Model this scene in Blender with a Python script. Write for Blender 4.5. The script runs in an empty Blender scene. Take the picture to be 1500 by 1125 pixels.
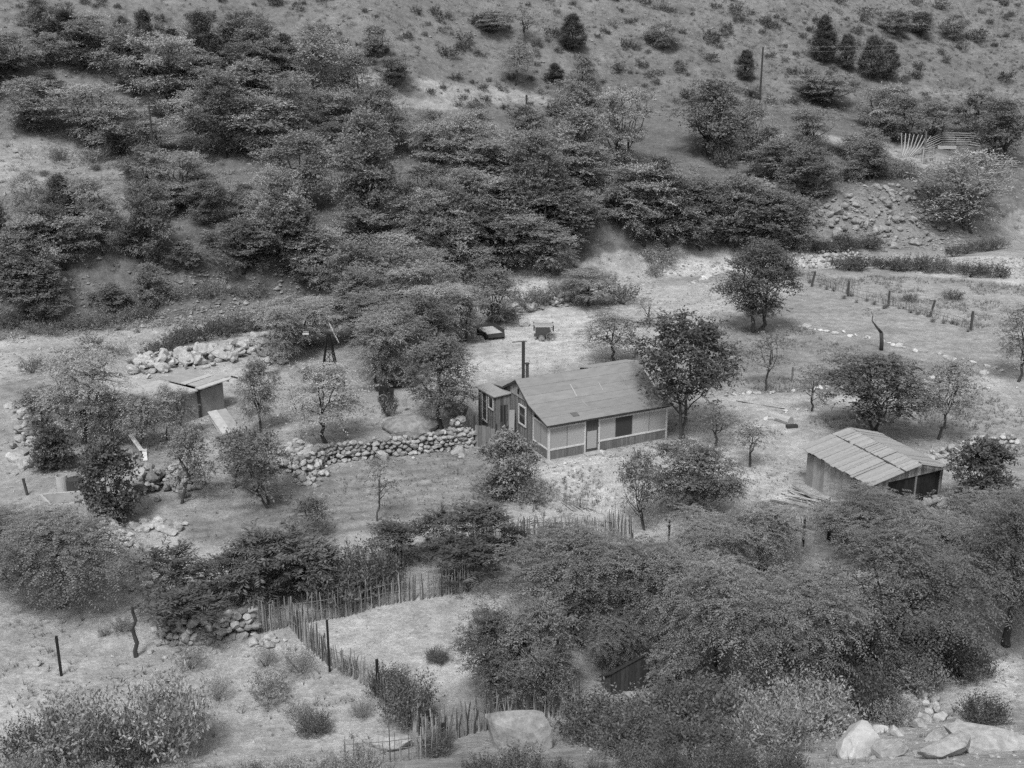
import bpy, math, random
import numpy as np
from mathutils import Vector, Matrix

RNG = np.random.default_rng(7)
random.seed(7)
C = bpy.context.scene.collection
PI = math.pi

# ------------------------------------------------------------------ camera model
TILT = math.radians(18.0); FPX = 1730.0
FW = np.array([0, math.cos(TILT), -math.sin(TILT)])
UP = np.array([0, math.sin(TILT), math.cos(TILT)])
RT = np.array([1.0, 0, 0])
CAM = np.array([0, 0, 26.0])

def ray(px, py):
    return FW * FPX + RT * (px - 750) + UP * (562.5 - py)

def flat(px, py, z=0.0):
    d = ray(px, py)
    return CAM + d * (z - CAM[2]) / d[2]

def project(p):
    q = np.asarray(p, float) - CAM
    dep = q @ FW
    return 750 + FPX * (q @ RT) / dep, 562.5 - FPX * (q @ UP) / dep, dep

# ------------------------------------------------------------------ noise and terrain
_lat = np.random.default_rng(3).random((256, 256))

def vn(x, y):
    x = np.asarray(x, float); y = np.asarray(y, float)
    xi = np.floor(x).astype(int); yi = np.floor(y).astype(int)
    fx = x - xi; fy = y - yi
    fx = fx * fx * (3 - 2 * fx); fy = fy * fy * (3 - 2 * fy)
    a = _lat[xi & 255, yi & 255]; b = _lat[(xi + 1) & 255, yi & 255]
    c = _lat[xi & 255, (yi + 1) & 255]; d = _lat[(xi + 1) & 255, (yi + 1) & 255]
    return (a * (1 - fx) + b * fx) * (1 - fy) + (c * (1 - fx) + d * fx) * fy

def fbm(x, y, o=4):
    s = 0; a = .5
    for k in range(o):
        s = s + a * vn(x * 2 ** k + 17.3 * k, y * 2 ** k + 5.1 * k); a *= .5
    return s

def ss(a, b, x):
    t = np.clip((x - a) / (b - a), 0, 1)
    return t * t * (3 - 2 * t)

def sp(x, k=2.0):
    return np.where(x > 12 * k, x, k * np.log1p(np.exp(np.clip(x / k, -40, 40))))

_wl = [flat(425, 705), flat(480, 673), flat(560, 664), flat(692, 650)]
_wlx = np.array([p[0] for p in _wl]); _wly = np.array([p[1] for p in _wl])

def creek_y(x):
    return 109 + .447 * x + 1.6 * np.sin(x * .11)

def H(x, y):
    x = np.asarray(x, float); y = np.asarray(y, float)
    s = y - creek_y(x)
    n1 = fbm(x * .06, y * .06, 4) - .47
    n2 = fbm(x * .35 + 9, y * .35, 3) - .44
    z = .35 * n1 + .12 * n2
    z = z - .9 * np.exp(-(s / 3.6) ** 2)
    sb = s + 5 * (fbm(x * .14, y * .05 + 3, 3) - .45)
    z = z + 4.5 * ss(4, 11.5, sb) + .2 * sp(s - 10)
    z = z + .30 * sp(s - 45 - 10 * (fbm(x * .03, 2.2 + 0 * x, 2) - .4), 3)
    hill = ss(8, 40, s)
    gx = x * .8 - y * .25
    z = z + hill * (3.2 * (fbm(gx * .055, y * .02 + 8, 3) - .45) + 1.6 * n1 + .5 * n2)
    z = z + ss(2, 8, s) * (1 - ss(11, 18, s)) * (2.4 * (fbm(x * .32, y * .1, 4) - .45) + .5 * (fbm(x * 1.1, y * .5, 2) - .4))
    z = z + .62 * sp(36.5 - y + .12 * np.clip(x, -30, 30), 1.2)
    d = y - np.interp(x, _wlx, _wly)
    z = z + .75 * ss(-.1, .35, d) * (1 - ss(5, 14, d)) * ss(_wlx[0] - 5, _wlx[0], x) * (1 - ss(_wlx[-1] - .8, _wlx[-1] + .1, x))
    return z

def Hs(x, y):
    return float(H(np.array([x]), np.array([y]))[0])

def P(px, py):
    """where the ray through a photo pixel meets the terrain"""
    d = ray(px, py); d = d / np.linalg.norm(d)
    t = np.concatenate([np.linspace(25, 150, 500), np.linspace(150.3, 420, 500)])
    X = CAM[0] + d[0] * t; Y = CAM[1] + d[1] * t; Z = CAM[2] + d[2] * t
    f = Z - H(X, Y)
    k = np.argmax(f < 0)
    if k == 0: k = len(t) - 1
    a = f[k - 1] / (f[k - 1] - f[k] + 1e-9)
    tt = t[k - 1] + (t[k] - t[k - 1]) * a
    p = CAM + d * tt
    p[2] = Hs(p[0], p[1])
    return p

def ppm(p):
    return FPX / ((np.asarray(p) - CAM) @ FW)

def up_px(p, hpx):
    """metres of height that show as hpx photo pixels above point p"""
    q = np.asarray(p) - CAM
    dep = q @ FW
    c = FW[1] / 1.0
    yb = project(p)[1]
    lo, hi = 0, 40
    for _ in range(40):
        m = (lo + hi) / 2
        if yb - project(p + np.array([0, 0, m]))[1] < hpx: lo = m
        else: hi = m
    return lo

# ------------------------------------------------------------------ mesh accumulators
class Acc:
    def __init__(s): s.v = []; s.t = []; s.f = []; s.n = 0
    def add(s, V, F, tone=.5):
        V = np.asarray(V, np.float32).reshape(-1, 3)
        s.v.append(V)
        s.t.append(np.broadcast_to(np.asarray(tone, np.float32), (len(V),)).copy())
        for f in (F if isinstance(F, list) and isinstance(F[0], np.ndarray) else [F]):
            f = np.asarray(f, np.int32)
            if len(f): s.f.append(f + s.n)
        s.n += len(V)
    def mesh(s, name, mat, smooth=False):
        me = bpy.data.meshes.new(name)
        V = np.concatenate(s.v); T = np.concatenate(s.t)
        me.vertices.add(len(V)); me.vertices.foreach_set('co', V.ravel())
        loops = np.concatenate([f.ravel() for f in s.f])
        sizes = np.concatenate([np.full(len(f), f.shape[1], np.int32) for f in s.f])
        me.loops.add(len(loops)); me.loops.foreach_set('vertex_index', loops)
        me.polygons.add(len(sizes))
        st = np.concatenate([[0], np.cumsum(sizes)[:-1]]).astype(np.int32)
        me.polygons.foreach_set('loop_start', st)
        try: me.polygons.foreach_set('loop_total', sizes)
        except Exception: pass
        me.update(calc_edges=True)
        a = me.attributes.new('tone', 'FLOAT', 'POINT'); a.data.foreach_set('value', T)
        me.polygons.foreach_set('use_smooth', np.full(len(sizes), smooth))
        me.materials.append(mat)
        me.validate()
        return me
    # shapes
    def beam(s, p0, p1, w, h, tone=.5, upv=(0, 0, 1)):
        p0 = np.asarray(p0, float); p1 = np.asarray(p1, float)
        d = p1 - p0; d = d / (np.linalg.norm(d) + 1e-9)
        u = np.asarray(upv, float)
        a = np.cross(d, u)
        if np.linalg.norm(a) < 1e-3: a = np.cross(d, [1.0, 0, 0])
        a = a / np.linalg.norm(a); b = np.cross(a, d)
        V = []
        for q in (p0, p1):
            for i, j in ((-1, -1), (1, -1), (1, 1), (-1, 1)):
                V.append(q + a * i * w / 2 + b * j * h / 2)
        s.add(V, [[0, 3, 2, 1], [4, 5, 6, 7], [0, 1, 5, 4], [1, 2, 6, 5], [2, 3, 7, 6], [3, 0, 4, 7]], tone)
    def box(s, o, ax, ay, az, tone=.5):
        o = np.asarray(o, float); ax, ay, az = (np.asarray(q, float) for q in (ax, ay, az))
        V = [o, o + ax, o + ax + ay, o + ay, o + az, o + ax + az, o + ax + ay + az, o + ay + az]
        s.add(V, [[0, 3, 2, 1], [4, 5, 6, 7], [0, 1, 5, 4], [1, 2, 6, 5], [2, 3, 7, 6], [3, 0, 4, 7]], tone)
    def tube(s, pts, rad, n=6, tone=.5, cap=True):
        pts = np.asarray(pts, float); m = len(pts)
        rad = np.broadcast_to(np.asarray(rad, float), (m,))
        V = []
        for i in range(m):
            d = pts[min(i + 1, m - 1)] - pts[max(i - 1, 0)]
            d = d / (np.linalg.norm(d) + 1e-9)
            a = np.cross(d, [0, 0, 1.0] if abs(d[2]) < .92 else [1.0, 0, 0]); a /= np.linalg.norm(a) + 1e-9
            b = np.cross(d, a)
            for k in range(n):
                t = 2 * PI * k / n
                V.append(pts[i] + rad[i] * (a * math.cos(t) + b * math.sin(t)))
        F = [[i * n + k, i * n + (k + 1) % n, (i + 1) * n + (k + 1) % n, (i + 1) * n + k] for i in range(m - 1) for k in range(n)]
        fl = [np.array(F)]
        if cap:
            fl += [np.array([list(range(n))[::-1]]), np.array([[(m - 1) * n + k for k in range(n)]])]
        s.add(V, fl, tone)

def link(name, me, parent=None, loc=None):
    o = bpy.data.objects.new(name, me); C.objects.link(o)
    if parent: o.parent = parent
    if loc is not None: o.location = [float(q) for q in loc]
    return o

def tag(o, label=None, cat=None, group=None, kind=None):
    if label: o['label'] = label
    if cat: o['category'] = cat
    if group: o['group'] = group
    if kind: o['kind'] = kind
    return o

def empty(name, loc, label, cat, group=None, rz=0.0):
    o = bpy.data.objects.new(name, None); C.objects.link(o)
    o.empty_display_size = .3
    o.location = [float(q) for q in loc]; o.rotation_euler = (0, 0, rz)
    return tag(o, label, cat, group)

# ------------------------------------------------------------------ materials
def mat(name, lo, hi, scale=6.0, rough=.85, stretch=(1, 1, 1), tone_amt=.6, obj_amt=0.0, bump=0.0, detail=5.0, spec=.25, trans=0.0, fine=0.0):
    """grey procedural material: noise between lo and hi, times a per-piece tone, times a per-object tone"""
    m = bpy.data.materials.new(name); m.use_nodes = True
    nt = m.node_tree; N = nt.nodes; L = nt.links
    N.clear()
    out = N.new('ShaderNodeOutputMaterial'); b = N.new('ShaderNodeBsdfPrincipled')
    b.inputs['Roughness'].default_value = rough
    b.inputs['Specular IOR Level'].default_value = spec
    tc = N.new('ShaderNodeTexCoord'); mp = N.new('ShaderNodeMapping')
    mp.inputs['Scale'].default_value = stretch
    L.new(tc.outputs['Object'], mp.inputs['Vector'])
    no = N.new('ShaderNodeTexNoise'); no.inputs['Scale'].default_value = scale
    no.inputs['Detail'].default_value = detail; no.inputs['Roughness'].default_value = .65
    L.new(mp.outputs[0], no.inputs['Vector'])
    mr = N.new('ShaderNodeMapRange'); mr.inputs['From Min'].default_value = .3; mr.inputs['From Max'].default_value = .7
    mr.inputs['To Min'].default_value = lo; mr.inputs['To Max'].default_value = hi
    L.new(no.outputs['Fac'], mr.inputs['Value'])
    val = mr.outputs[0]
    if tone_amt:
        at = N.new('ShaderNodeAttribute'); at.attribute_name = 'tone'
        t = N.new('ShaderNodeMath'); t.operation = 'MULTIPLY_ADD'
        t.inputs[1].default_value = 2 * tone_amt; t.inputs[2].default_value = 1 - tone_amt
        L.new(at.outputs['Fac'], t.inputs[0])
        k = N.new('ShaderNodeMath'); k.operation = 'MULTIPLY'
        L.new(val, k.inputs[0]); L.new(t.outputs[0], k.inputs[1]); val = k.outputs[0]
    if obj_amt:
        oi = N.new('ShaderNodeObjectInfo')
        t = N.new('ShaderNodeMath'); t.operation = 'MULTIPLY_ADD'
        t.inputs[1].default_value = 2 * obj_amt; t.inputs[2].default_value = 1 - obj_amt
        L.new(oi.outputs['Random'], t.inputs[0])
        k = N.new('ShaderNodeMath'); k.operation = 'MULTIPLY'
        L.new(val, k.inputs[0]); L.new(t.outputs[0], k.inputs[1]); val = k.outputs[0]
    if fine:
        n2 = N.new('ShaderNodeTexNoise'); n2.inputs['Scale'].default_value = scale * 9; n2.inputs['Detail'].default_value = 3
        L.new(mp.outputs[0], n2.inputs['Vector'])
        t = N.new('ShaderNodeMath'); t.operation = 'MULTIPLY_ADD'
        t.inputs[1].default_value = 2 * fine; t.inputs[2].default_value = 1 - fine
        L.new(n2.outputs['Fac'], t.inputs[0])
        k = N.new('ShaderNodeMath'); k.operation = 'MULTIPLY'
        L.new(val, k.inputs[0]); L.new(t.outputs[0], k.inputs[1]); val = k.outputs[0]
    cb = N.new('ShaderNodeCombineColor')
    for i in range(3): L.new(val, cb.inputs[i])
    L.new(cb.outputs[0], b.inputs['Base Color'])
    if bump:
        bp = N.new('ShaderNodeBump'); bp.inputs['Strength'].default_value = bump; bp.inputs['Distance'].default_value = .05
        L.new(no.outputs['Fac'], bp.inputs['Height']); L.new(bp.outputs[0], b.inputs['Normal'])
    if trans:
        tr = N.new('ShaderNodeBsdfTranslucent'); L.new(cb.outputs[0], tr.inputs['Color'])
        mx = N.new('ShaderNodeMixShader'); mx.inputs[0].default_value = trans
        L.new(b.outputs[0], mx.inputs[1]); L.new(tr.outputs[0], mx.inputs[2]); L.new(mx.outputs[0], out.inputs['Surface'])
    else:
        L.new(b.outputs[0], out.inputs['Surface'])
    return m

def ground_material():
    m = bpy.data.materials.new('dirt_ground'); m.use_nodes = True
    nt = m.node_tree; N = nt.nodes; L = nt.links
    b = N['Principled BSDF']; b.inputs['Roughness'].default_value = .95; b.inputs['Specular IOR Level'].default_value = .1
    tc = N.new('ShaderNodeTexCoord'); at = N.new('ShaderNodeAttribute'); at.attribute_name = 'tone'
    val = at.outputs['Fac']; hs = []
    for sc, amt, det in ((.22, .22, 4), (1.3, .24, 5), (5.0, .17, 4), (15.0, .20, 3), (34.0, .16, 2)):
        no = N.new('ShaderNodeTexNoise'); no.inputs['Scale'].default_value = sc; no.inputs['Detail'].default_value = det
        no.inputs['Roughness'].default_value = .72
        L.new(tc.outputs['Object'], no.inputs['Vector']); hs.append(no)
        t = N.new('ShaderNodeMapRange'); t.inputs['From Min'].default_value = .33; t.inputs['From Max'].default_value = .67; t.clamp = True
        t.inputs['To Min'].default_value = 1 - amt; t.inputs['To Max'].default_value = 1 + amt
        L.new(no.outputs['Fac'], t.inputs['Value'])
        k = N.new('ShaderNodeMath'); k.operation = 'MULTIPLY'
        L.new(val, k.inputs[0]); L.new(t.outputs[0], k.inputs[1]); val = k.outputs[0]
    cb = N.new('ShaderNodeCombineColor')
    for i in range(3): L.new(val, cb.inputs[i])
    L.new(cb.outputs[0], b.inputs['Base Color'])
    bp = N.new('ShaderNodeBump'); bp.inputs['Strength'].default_value = .6; bp.inputs['Distance'].default_value = .08
    L.new(hs[2].outputs['Fac'], bp.inputs['Height'])
    bp2 = N.new('ShaderNodeBump'); bp2.inputs['Strength'].default_value = .5; bp2.inputs['Distance'].default_value = .25
    L.new(hs[1].outputs['Fac'], bp2.inputs['Height']); L.new(bp2.outputs[0], bp.inputs['Normal'])
    L.new(bp.outputs[0], b.inputs['Normal'])
    return m

M = {}
M['ground'] = ground_material()
M['stone'] = mat('grey_stone', .20, .38, 5, .9, tone_amt=.45, bump=.5, fine=.25)
M['pale_stone'] = mat('pale_stone', .23, .46, 4, .9, tone_amt=.4, bump=.9, fine=.38)
M['border_stone'] = mat('whitish_stone', .36, .56, 3, .9, tone_amt=.3, bump=.5, fine=.2)
M['boulder'] = mat('boulder_stone', .15, .36, 2.6, .9, tone_amt=.25, bump=1.0, fine=.4)
M['wood'] = mat('weathered_wood', .13, .26, 4, .85, (9, 9, .7), tone_amt=.7, bump=.2, fine=.2)
M['greywood'] = mat('pale_weathered_wood', .20, .36, 4, .85, (9, 9, .7), tone_amt=.6, bump=.2, fine=.2)
M['darkwood'] = mat('dark_wood', .05, .11, 4, .85, (6, 6, .8), tone_amt=.6, fine=.2)
M['trim'] = mat('white_paint', .48, .62, 3, .7, tone_amt=.3)
M['screen'] = mat('porch_screen_cloth', .32, .38, 12, .8, tone_amt=.7)
M['roofing'] = mat('roll_roofing', .215, .285, 1.6, .7, (1, 3, 1), tone_amt=.5, fine=.12)
M['shakes'] = mat('weathered_roof_boards', .24, .38, 3, .85, (1, 8, 8), tone_amt=.6, fine=.2)
M['mud'] = mat('adobe_mud', .20, .29, 2.5, .95, tone_amt=.5, bump=.4, fine=.25)
M['concrete'] = mat('concrete', .28, .40, 3, .9, tone_amt=.4, fine=.2)
M['metal'] = mat('galvanised_metal', .16, .26, 5, .5, tone_amt=.5, spec=.5)
M['black'] = mat('black_iron_and_shade', .015, .03, 5, .6, tone_amt=.4)  # iron parts, and the pieces that paint in dark interiors
M['glass'] = mat('dark_window_glass', .03, .05, 3, .15, tone_amt=.3, spec=.6)
M['white'] = mat('bright_sheet_metal', .55, .72, 3, .5, tone_amt=.3)
M['bark'] = mat('bark', .045, .10, 9, .95, (1, 1, .25), tone_amt=.4, bump=.4, fine=.2)
M['stick'] = mat('fence_stick', .15, .32, 5, .9, (5, 5, .8), tone_amt=.8)
M['leaf'] = mat('grey_leaf', .26, .37, .5, .6, tone_amt=.55, obj_amt=.26, trans=.22, spec=.12)
M['leaf_dark'] = mat('dark_leaf', .11, .17, .5, .55, tone_amt=.55, obj_amt=.26, trans=.22, spec=.12)
M['leaf_mid'] = mat('mid_leaf', .18, .26, .5, .6, tone_amt=.55, obj_amt=.26, trans=.22, spec=.12)
M['leaf_pale'] = mat('pale_leaf', .20, .30, .5, .7, tone_amt=.45, obj_amt=.2, trans=.2)
M['grass'] = mat('dry_grass', .20, .30, .4, .8, tone_amt=.5, trans=.2)
M['weed'] = mat('green_weeds', .12, .20, .4, .8, tone_amt=.5, trans=.2)
M['wire'] = mat('pale_wire', .35, .45, 3, .5, tone_amt=.2)

# ------------------------------------------------------------------ ground zones (soil albedo by world area)
def poly(px):
    return np.array([P(*q)[:2] for q in px])

def inside(pl, x, y):
    c = np.zeros(x.shape, bool); n = len(pl)
    for i in range(n):
        x0, y0 = pl[i]; x1, y1 = pl[(i + 1) % n]
        cond = ((y0 > y) != (y1 > y))
        xx = (x1 - x0) * (y - y0) / (y1 - y0 + 1e-12) + x0
        c ^= cond & (x < xx)
    return c

def segdist(pl, x, y, closed=True):
    d = np.full(x.shape, 1e9); n = len(pl)
    for i in range(n if closed else n - 1):
        a = pl[i]; b = pl[(i + 1) % n]; ab = b - a
        t = np.clip(((x - a[0]) * ab[0] + (y - a[1]) * ab[1]) / (ab @ ab + 1e-9), 0, 1)
        d = np.minimum(d, np.hypot(x - a[0] - t * ab[0], y - a[1] - t * ab[1]))
    return d

Z_POLY = [  # (photo outline, soil albedo, edge softness m)
    ([(-40, 830), (60, 900), (210, 850), (300, 940), (430, 920), (560, 1010), (660, 1180), (-60, 1180)], .345, 1.0),
    ([(-70, 660), (-70, 600), (210, 600), (420, 560), (580, 545), (700, 560), (700, 640), (480, 660), (420, 700), (250, 650)], .31, 1.5),
    ([(190, 545), (420, 515), (440, 530), (340, 560), (200, 580), (60, 575)], .38, .8),
    ([(258, 752), (470, 690), (705, 652), (790, 720), (720, 765), (560, 775), (430, 795), (270, 795)], .235, .5),
    ([(430, 797), (560, 778), (720, 768), (740, 790), (600, 800), (480, 830), (330, 830), (270, 800)], .33, .6),
    ([(150, 800), (215, 770), (270, 800), (330, 840), (200, 890), (90, 900)], .36, 1.0),
    ([(440, 915), (560, 885), (690, 866), (770, 890), (740, 990), (700, 1010), (620, 1040), (540, 985), (470, 945)], .355, .35),
    ([(690, 500), (760, 445), (850, 440), (960, 445), (985, 480), (930, 520), (770, 545), (700, 565), (640, 580)], .43, 1.0),
    ([(840, 440), (980, 420), (1110, 408), (1170, 410), (1200, 425), (1060, 455), (1045, 490), (960, 500)], .38, 1.0),
    ([(1045, 455), (1170, 450), (1300, 480), (1500, 525), (1500, 552), (1350, 528), (1210, 490), (1110, 478), (1040, 476)], .29, .6),
    ([(1165, 415), (1290, 440), (1400, 480), (1500, 500), (1500, 526), (1300, 480), (1170, 455)], .28, .7),
    ([(1030, 480), (1180, 482), (1330, 525), (1440, 548), (1240, 575), (1060, 578), (1020, 560)], .25, .6),
    ([(1000, 585), (1060, 580), (1230, 580), (1340, 560), (1500, 542), (1500, 566), (1330, 585), (1210, 605), (1140, 625), (1000, 640)], .38, .6),
    ([(990, 630), (1150, 615), (1190, 640), (1175, 700), (1150, 760), (960, 780), (880, 740), (800, 700), (800, 672), (990, 645)], .41, .8),
    ([(1180, 620), (1330, 590), (1500, 568), (1500, 660), (1400, 680), (1300, 650), (1200, 640)], .30, 1.0),
    ([(700, 655), (800, 680), (870, 730), (930, 760), (960, 800), (760, 790), (730, 760), (790, 720)], .35, .6),
    ([(950, 362), (1180, 360), (1500, 378), (1500, 420), (1330, 400), (1190, 392), (1060, 400), (940, 408)], .44, .8),
    ([(1180, 400), (1300, 405), (1500, 430), (1500, 500), (1400, 478), (1290, 440)], .31, .8),
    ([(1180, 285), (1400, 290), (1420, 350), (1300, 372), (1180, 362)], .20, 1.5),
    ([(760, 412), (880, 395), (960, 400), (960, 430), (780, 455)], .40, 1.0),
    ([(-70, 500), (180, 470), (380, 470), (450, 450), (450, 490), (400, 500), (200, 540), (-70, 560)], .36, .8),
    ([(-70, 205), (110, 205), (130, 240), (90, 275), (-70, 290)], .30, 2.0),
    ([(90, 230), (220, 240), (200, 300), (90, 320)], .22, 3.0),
    ([(610, 310), (640, 312), (640, 340), (600, 350)], .25, 1.0),
    ([(1390, 985), (1500, 960), (1500, 1060), (1380, 1040)], .46, .6),
    ([(1100, 1050), (1400, 1030), (1520, 1050), (1520, 1150), (1080, 1150)], .38, .6),
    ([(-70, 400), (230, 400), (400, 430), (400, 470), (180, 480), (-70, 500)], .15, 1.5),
    ([(780, 700), (960, 690), (1000, 750), (930, 790), (840, 745)], .40, .8),
    ([(1290, 205), (1380, 225), (1420, 240), (1350, 245), (1290, 225)], .28, 1.0),
    ([(1340, 125), (1500, 130), (1500, 150), (1350, 145)], .22, 2.0),
]
Z_POLY = [(poly(a), b, c) for a, b, c in Z_POLY]
Z_LINE = [  # worn tracks: (photo polyline, width m, albedo)
    ([(230, 60), (300, 72), (400, 92), (520, 118), (640, 128), (760, 140), (900, 165)], 3.0, .30),
    ([(420, 150), (520, 150), (620, 155), (700, 152)], 2.4, .28),
    ([(890, 730), (850, 705), (800, 690)], 1.0, .45),
    ([(930, 790), (880, 735), (905, 700), (880, 668)], 1.2, .46),
    ([(160, 880), (230, 820), (250, 780)], 1.3, .41),
    ([(1130, 200), (1220, 205), (1290, 215), (1350, 240)], 2.5, .30),
]
Z_LINE = [(poly(a), b, c) for a, b, c in Z_LINE]

def albedo(x, y):
    s = y - creek_y(x)
    a = np.where(s > 6, .145 + .03 * ss(30, 60, s), .29) + 0 * x
    wob = 1.2 * (fbm(x * .5 + 40, y * .5, 3) - .45)
    for pl, v, soft in Z_POLY:
        lo = pl.min(0) - 3; hi = pl.max(0) + 3
        k = (x > lo[0]) & (x < hi[0]) & (y > lo[1]) & (y < hi[1])
        if not k.any(): continue
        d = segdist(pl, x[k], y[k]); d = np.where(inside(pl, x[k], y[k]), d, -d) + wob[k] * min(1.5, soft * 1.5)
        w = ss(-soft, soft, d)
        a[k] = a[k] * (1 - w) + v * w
    for pl, wd, v in Z_LINE:
        lo = pl.min(0) - 5; hi = pl.max(0) + 5
        k = (x > lo[0]) & (x < hi[0]) & (y > lo[1]) & (y < hi[1])
        if not k.any(): continue
        d = segdist(pl, x[k], y[k], False) + wob[k] * .8
        w = 1 - ss(wd * .3, wd * .75, d)
        a[k] = a[k] * (1 - w) + v * w
    # plough furrows in the garden field
    pl = Z_POLY[3][0]
    lo = pl.min(0) - 1; hi = pl.max(0) + 1
    k = (x > lo[0]) & (x < hi[0]) & (y > lo[1]) & (y < hi[1])
    w = ss(-.3, .3, np.where(inside(pl, x[k], y[k]), 1.0, -1.0) * segdist(pl, x[k], y[k]))
    a[k] = a[k] * (1 + w * (.20 * np.sin((y[k] - .33 * x[k]) * 5.2 + 4 * vn(x[k] * .25, y[k] * .25)) * vn(x[k] * .35 + 7, y[k] * .9) + .5 * (fbm(x[k] * .25 + 3, (y[k] - .33 * x[k]) * 1.6, 3) - .45)))
    return a

def build_ground():
    def axis(core0, core1, step, lo, hi):
        a = list(np.arange(core0, core1 + 1e-6, step)); st = step
        l = []; q = core0
        while q > lo: st *= 1.22; q -= st; l.append(q)
        r = []; q = core1; st = step
        while q < hi: st *= 1.22; q += st; r.append(q)
        return np.array(l[::-1] + a + r)
    xs = axis(-62, 62, .36, -1500, 1500)
    ys = np.concatenate([axis(24, 128, .32, -200, 128), np.arange(128.4, 235, .5), axis(235.5, 240, .6, 235.5, 1800)[1:]])
    X, Y = np.meshgrid(xs, ys)
    x = X.ravel(); y = Y.ravel()
    z = H(x, y)
    pl = Z_POLY[3][0]
    far = np.hypot(np.maximum(np.abs(x) - 130, 0), np.maximum(y - 250, 0))
    z = np.where(y > 250, np.minimum(z, 26 + 45 + 6 * np.sin(x * .02)), z)
    z = np.minimum(z, 95)
    nx = len(xs); ny = len(ys)
    i = np.arange(ny - 1)[:, None] * nx + np.arange(nx - 1)[None]
    F = np.stack([i, i + 1, i + nx + 1, i + nx], -1).reshape(-1, 4)
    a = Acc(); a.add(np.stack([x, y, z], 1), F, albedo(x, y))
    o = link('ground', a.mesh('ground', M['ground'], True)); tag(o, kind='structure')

def strip(name, px, width, step=.4):
    """a worn earth way draped on the ground as its own sheet"""
    pts = [P(*q)[:2] for q in px]
    q = [pts[0]]
    for a, b in zip(pts[:-1], pts[1:]):
        n = max(1, int(np.hypot(*(b - a)) / step))
        for k in range(1, n + 1): q.append(a + (b - a) * k / n)
    q = np.array(q)
    for _ in range(12): q[1:-1] = (q[:-2] + q[1:-1] * 2 + q[2:]) / 4
    d = np.gradient(q, axis=0); d /= np.linalg.norm(d, axis=1)[:, None] + 1e-9
    nrm = np.stack([-d[:, 1], d[:, 0]], 1)
    m = 9
    V = []
    for j in range(m):
        w = width * (j / (m - 1) - .5)
        wob = 1 + .25 * (vn(q[:, 0] * .7 + j, q[:, 1] * .7) - .5) if j in (0, m - 1) else 1
        V.append(q + nrm * (w * (wob[:, None] if hasattr(wob, 'shape') else wob)))
    V = np.stack(V, 1).reshape(-1, 2)
    z = H(V[:, 0], V[:, 1]) + .035
    edge = np.tile(np.array([1] + [0] * (m - 2) + [1]), len(q)).astype(bool)
    z[edge] -= .09
    rut = np.tile(np.array([0, 0, -.03, 0, .02, 0, -.03, 0, 0]), len(q))
    n = len(q)
    i = np.arange(n - 1)[:, None] * m + np.arange(m - 1)[None]
    F = np.stack([i, i + 1, i + m + 1, i + m], -1).reshape(-1, 4)
    a = Acc(); a.add(np.column_stack([V, z + rut]), F, albedo(V[:, 0], V[:, 1]))
    o = link(name, a.mesh(name, M['ground'], True)); tag(o, kind='structure')

# ------------------------------------------------------------------ stones
def _rock_templates(n, sub, seed):
    import bmesh
    r = np.random.default_rng(seed); out = []
    for _ in range(n):
        bm = bmesh.new(); bmesh.ops.create_icosphere(bm, subdivisions=sub, radius=1)
        V = np.array([v.co[:] for v in bm.verts]); F = np.array([[v.index for v in f.verts] for f in bm.faces]); bm.free()
        for _k in range(16 if sub > 2 else 9 if sub > 1 else 5):
            nn = r.normal(size=3); nn /= np.linalg.norm(nn); d = r.uniform(.42, .78) if sub > 2 else r.uniform(.5, .88)
            V = V - np.maximum(0, V @ nn - d)[:, None] * nn
        V = V * r.uniform(.75, 1.15, 3) * (1 + (.016 if sub > 2 else .05) * r.normal(size=(len(V), 1)))
        out.append((V, F))
    return out
R1 = _rock_templates(10, 1, 1)
R2 = _rock_templates(8, 2, 2)
R3 = _rock_templates(5, 3, 5)

def rand_rot(r):
    q = r.normal(size=4); q /= np.linalg.norm(q); w, x, y, z = q
    return np.array([[1-2*(y*y+z*z), 2*(x*y-z*w), 2*(x*z+y*w)], [2*(x*y+z*w), 1-2*(x*x+z*z), 2*(y*z-x*w)], [2*(x*z-y*w), 2*(y*z+x*w), 1-2*(x*x+y*y)]])

def put_rock(acc, p, size, r, T=R1, flatz=.75, tone=None):
    V, F = T[r.integers(len(T))]
    V = (V @ rand_rot(r).T) * np.array([1, 1, flatz]) * size * .5
    acc.add(V + np.asarray(p), F, r.uniform(.15, .95) if tone is None else tone)

def resample(pts, step):
    pts = np.asarray(pts, float); out = []
    seg = np.linalg.norm(np.diff(pts, axis=0), axis=1); cum = np.concatenate([[0], np.cumsum(seg)])
    for s in np.arange(0, cum[-1] + 1e-6, step):
        out.append([np.interp(s, cum, pts[:, k]) for k in range(pts.shape[1])])
    return np.array(out)

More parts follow.
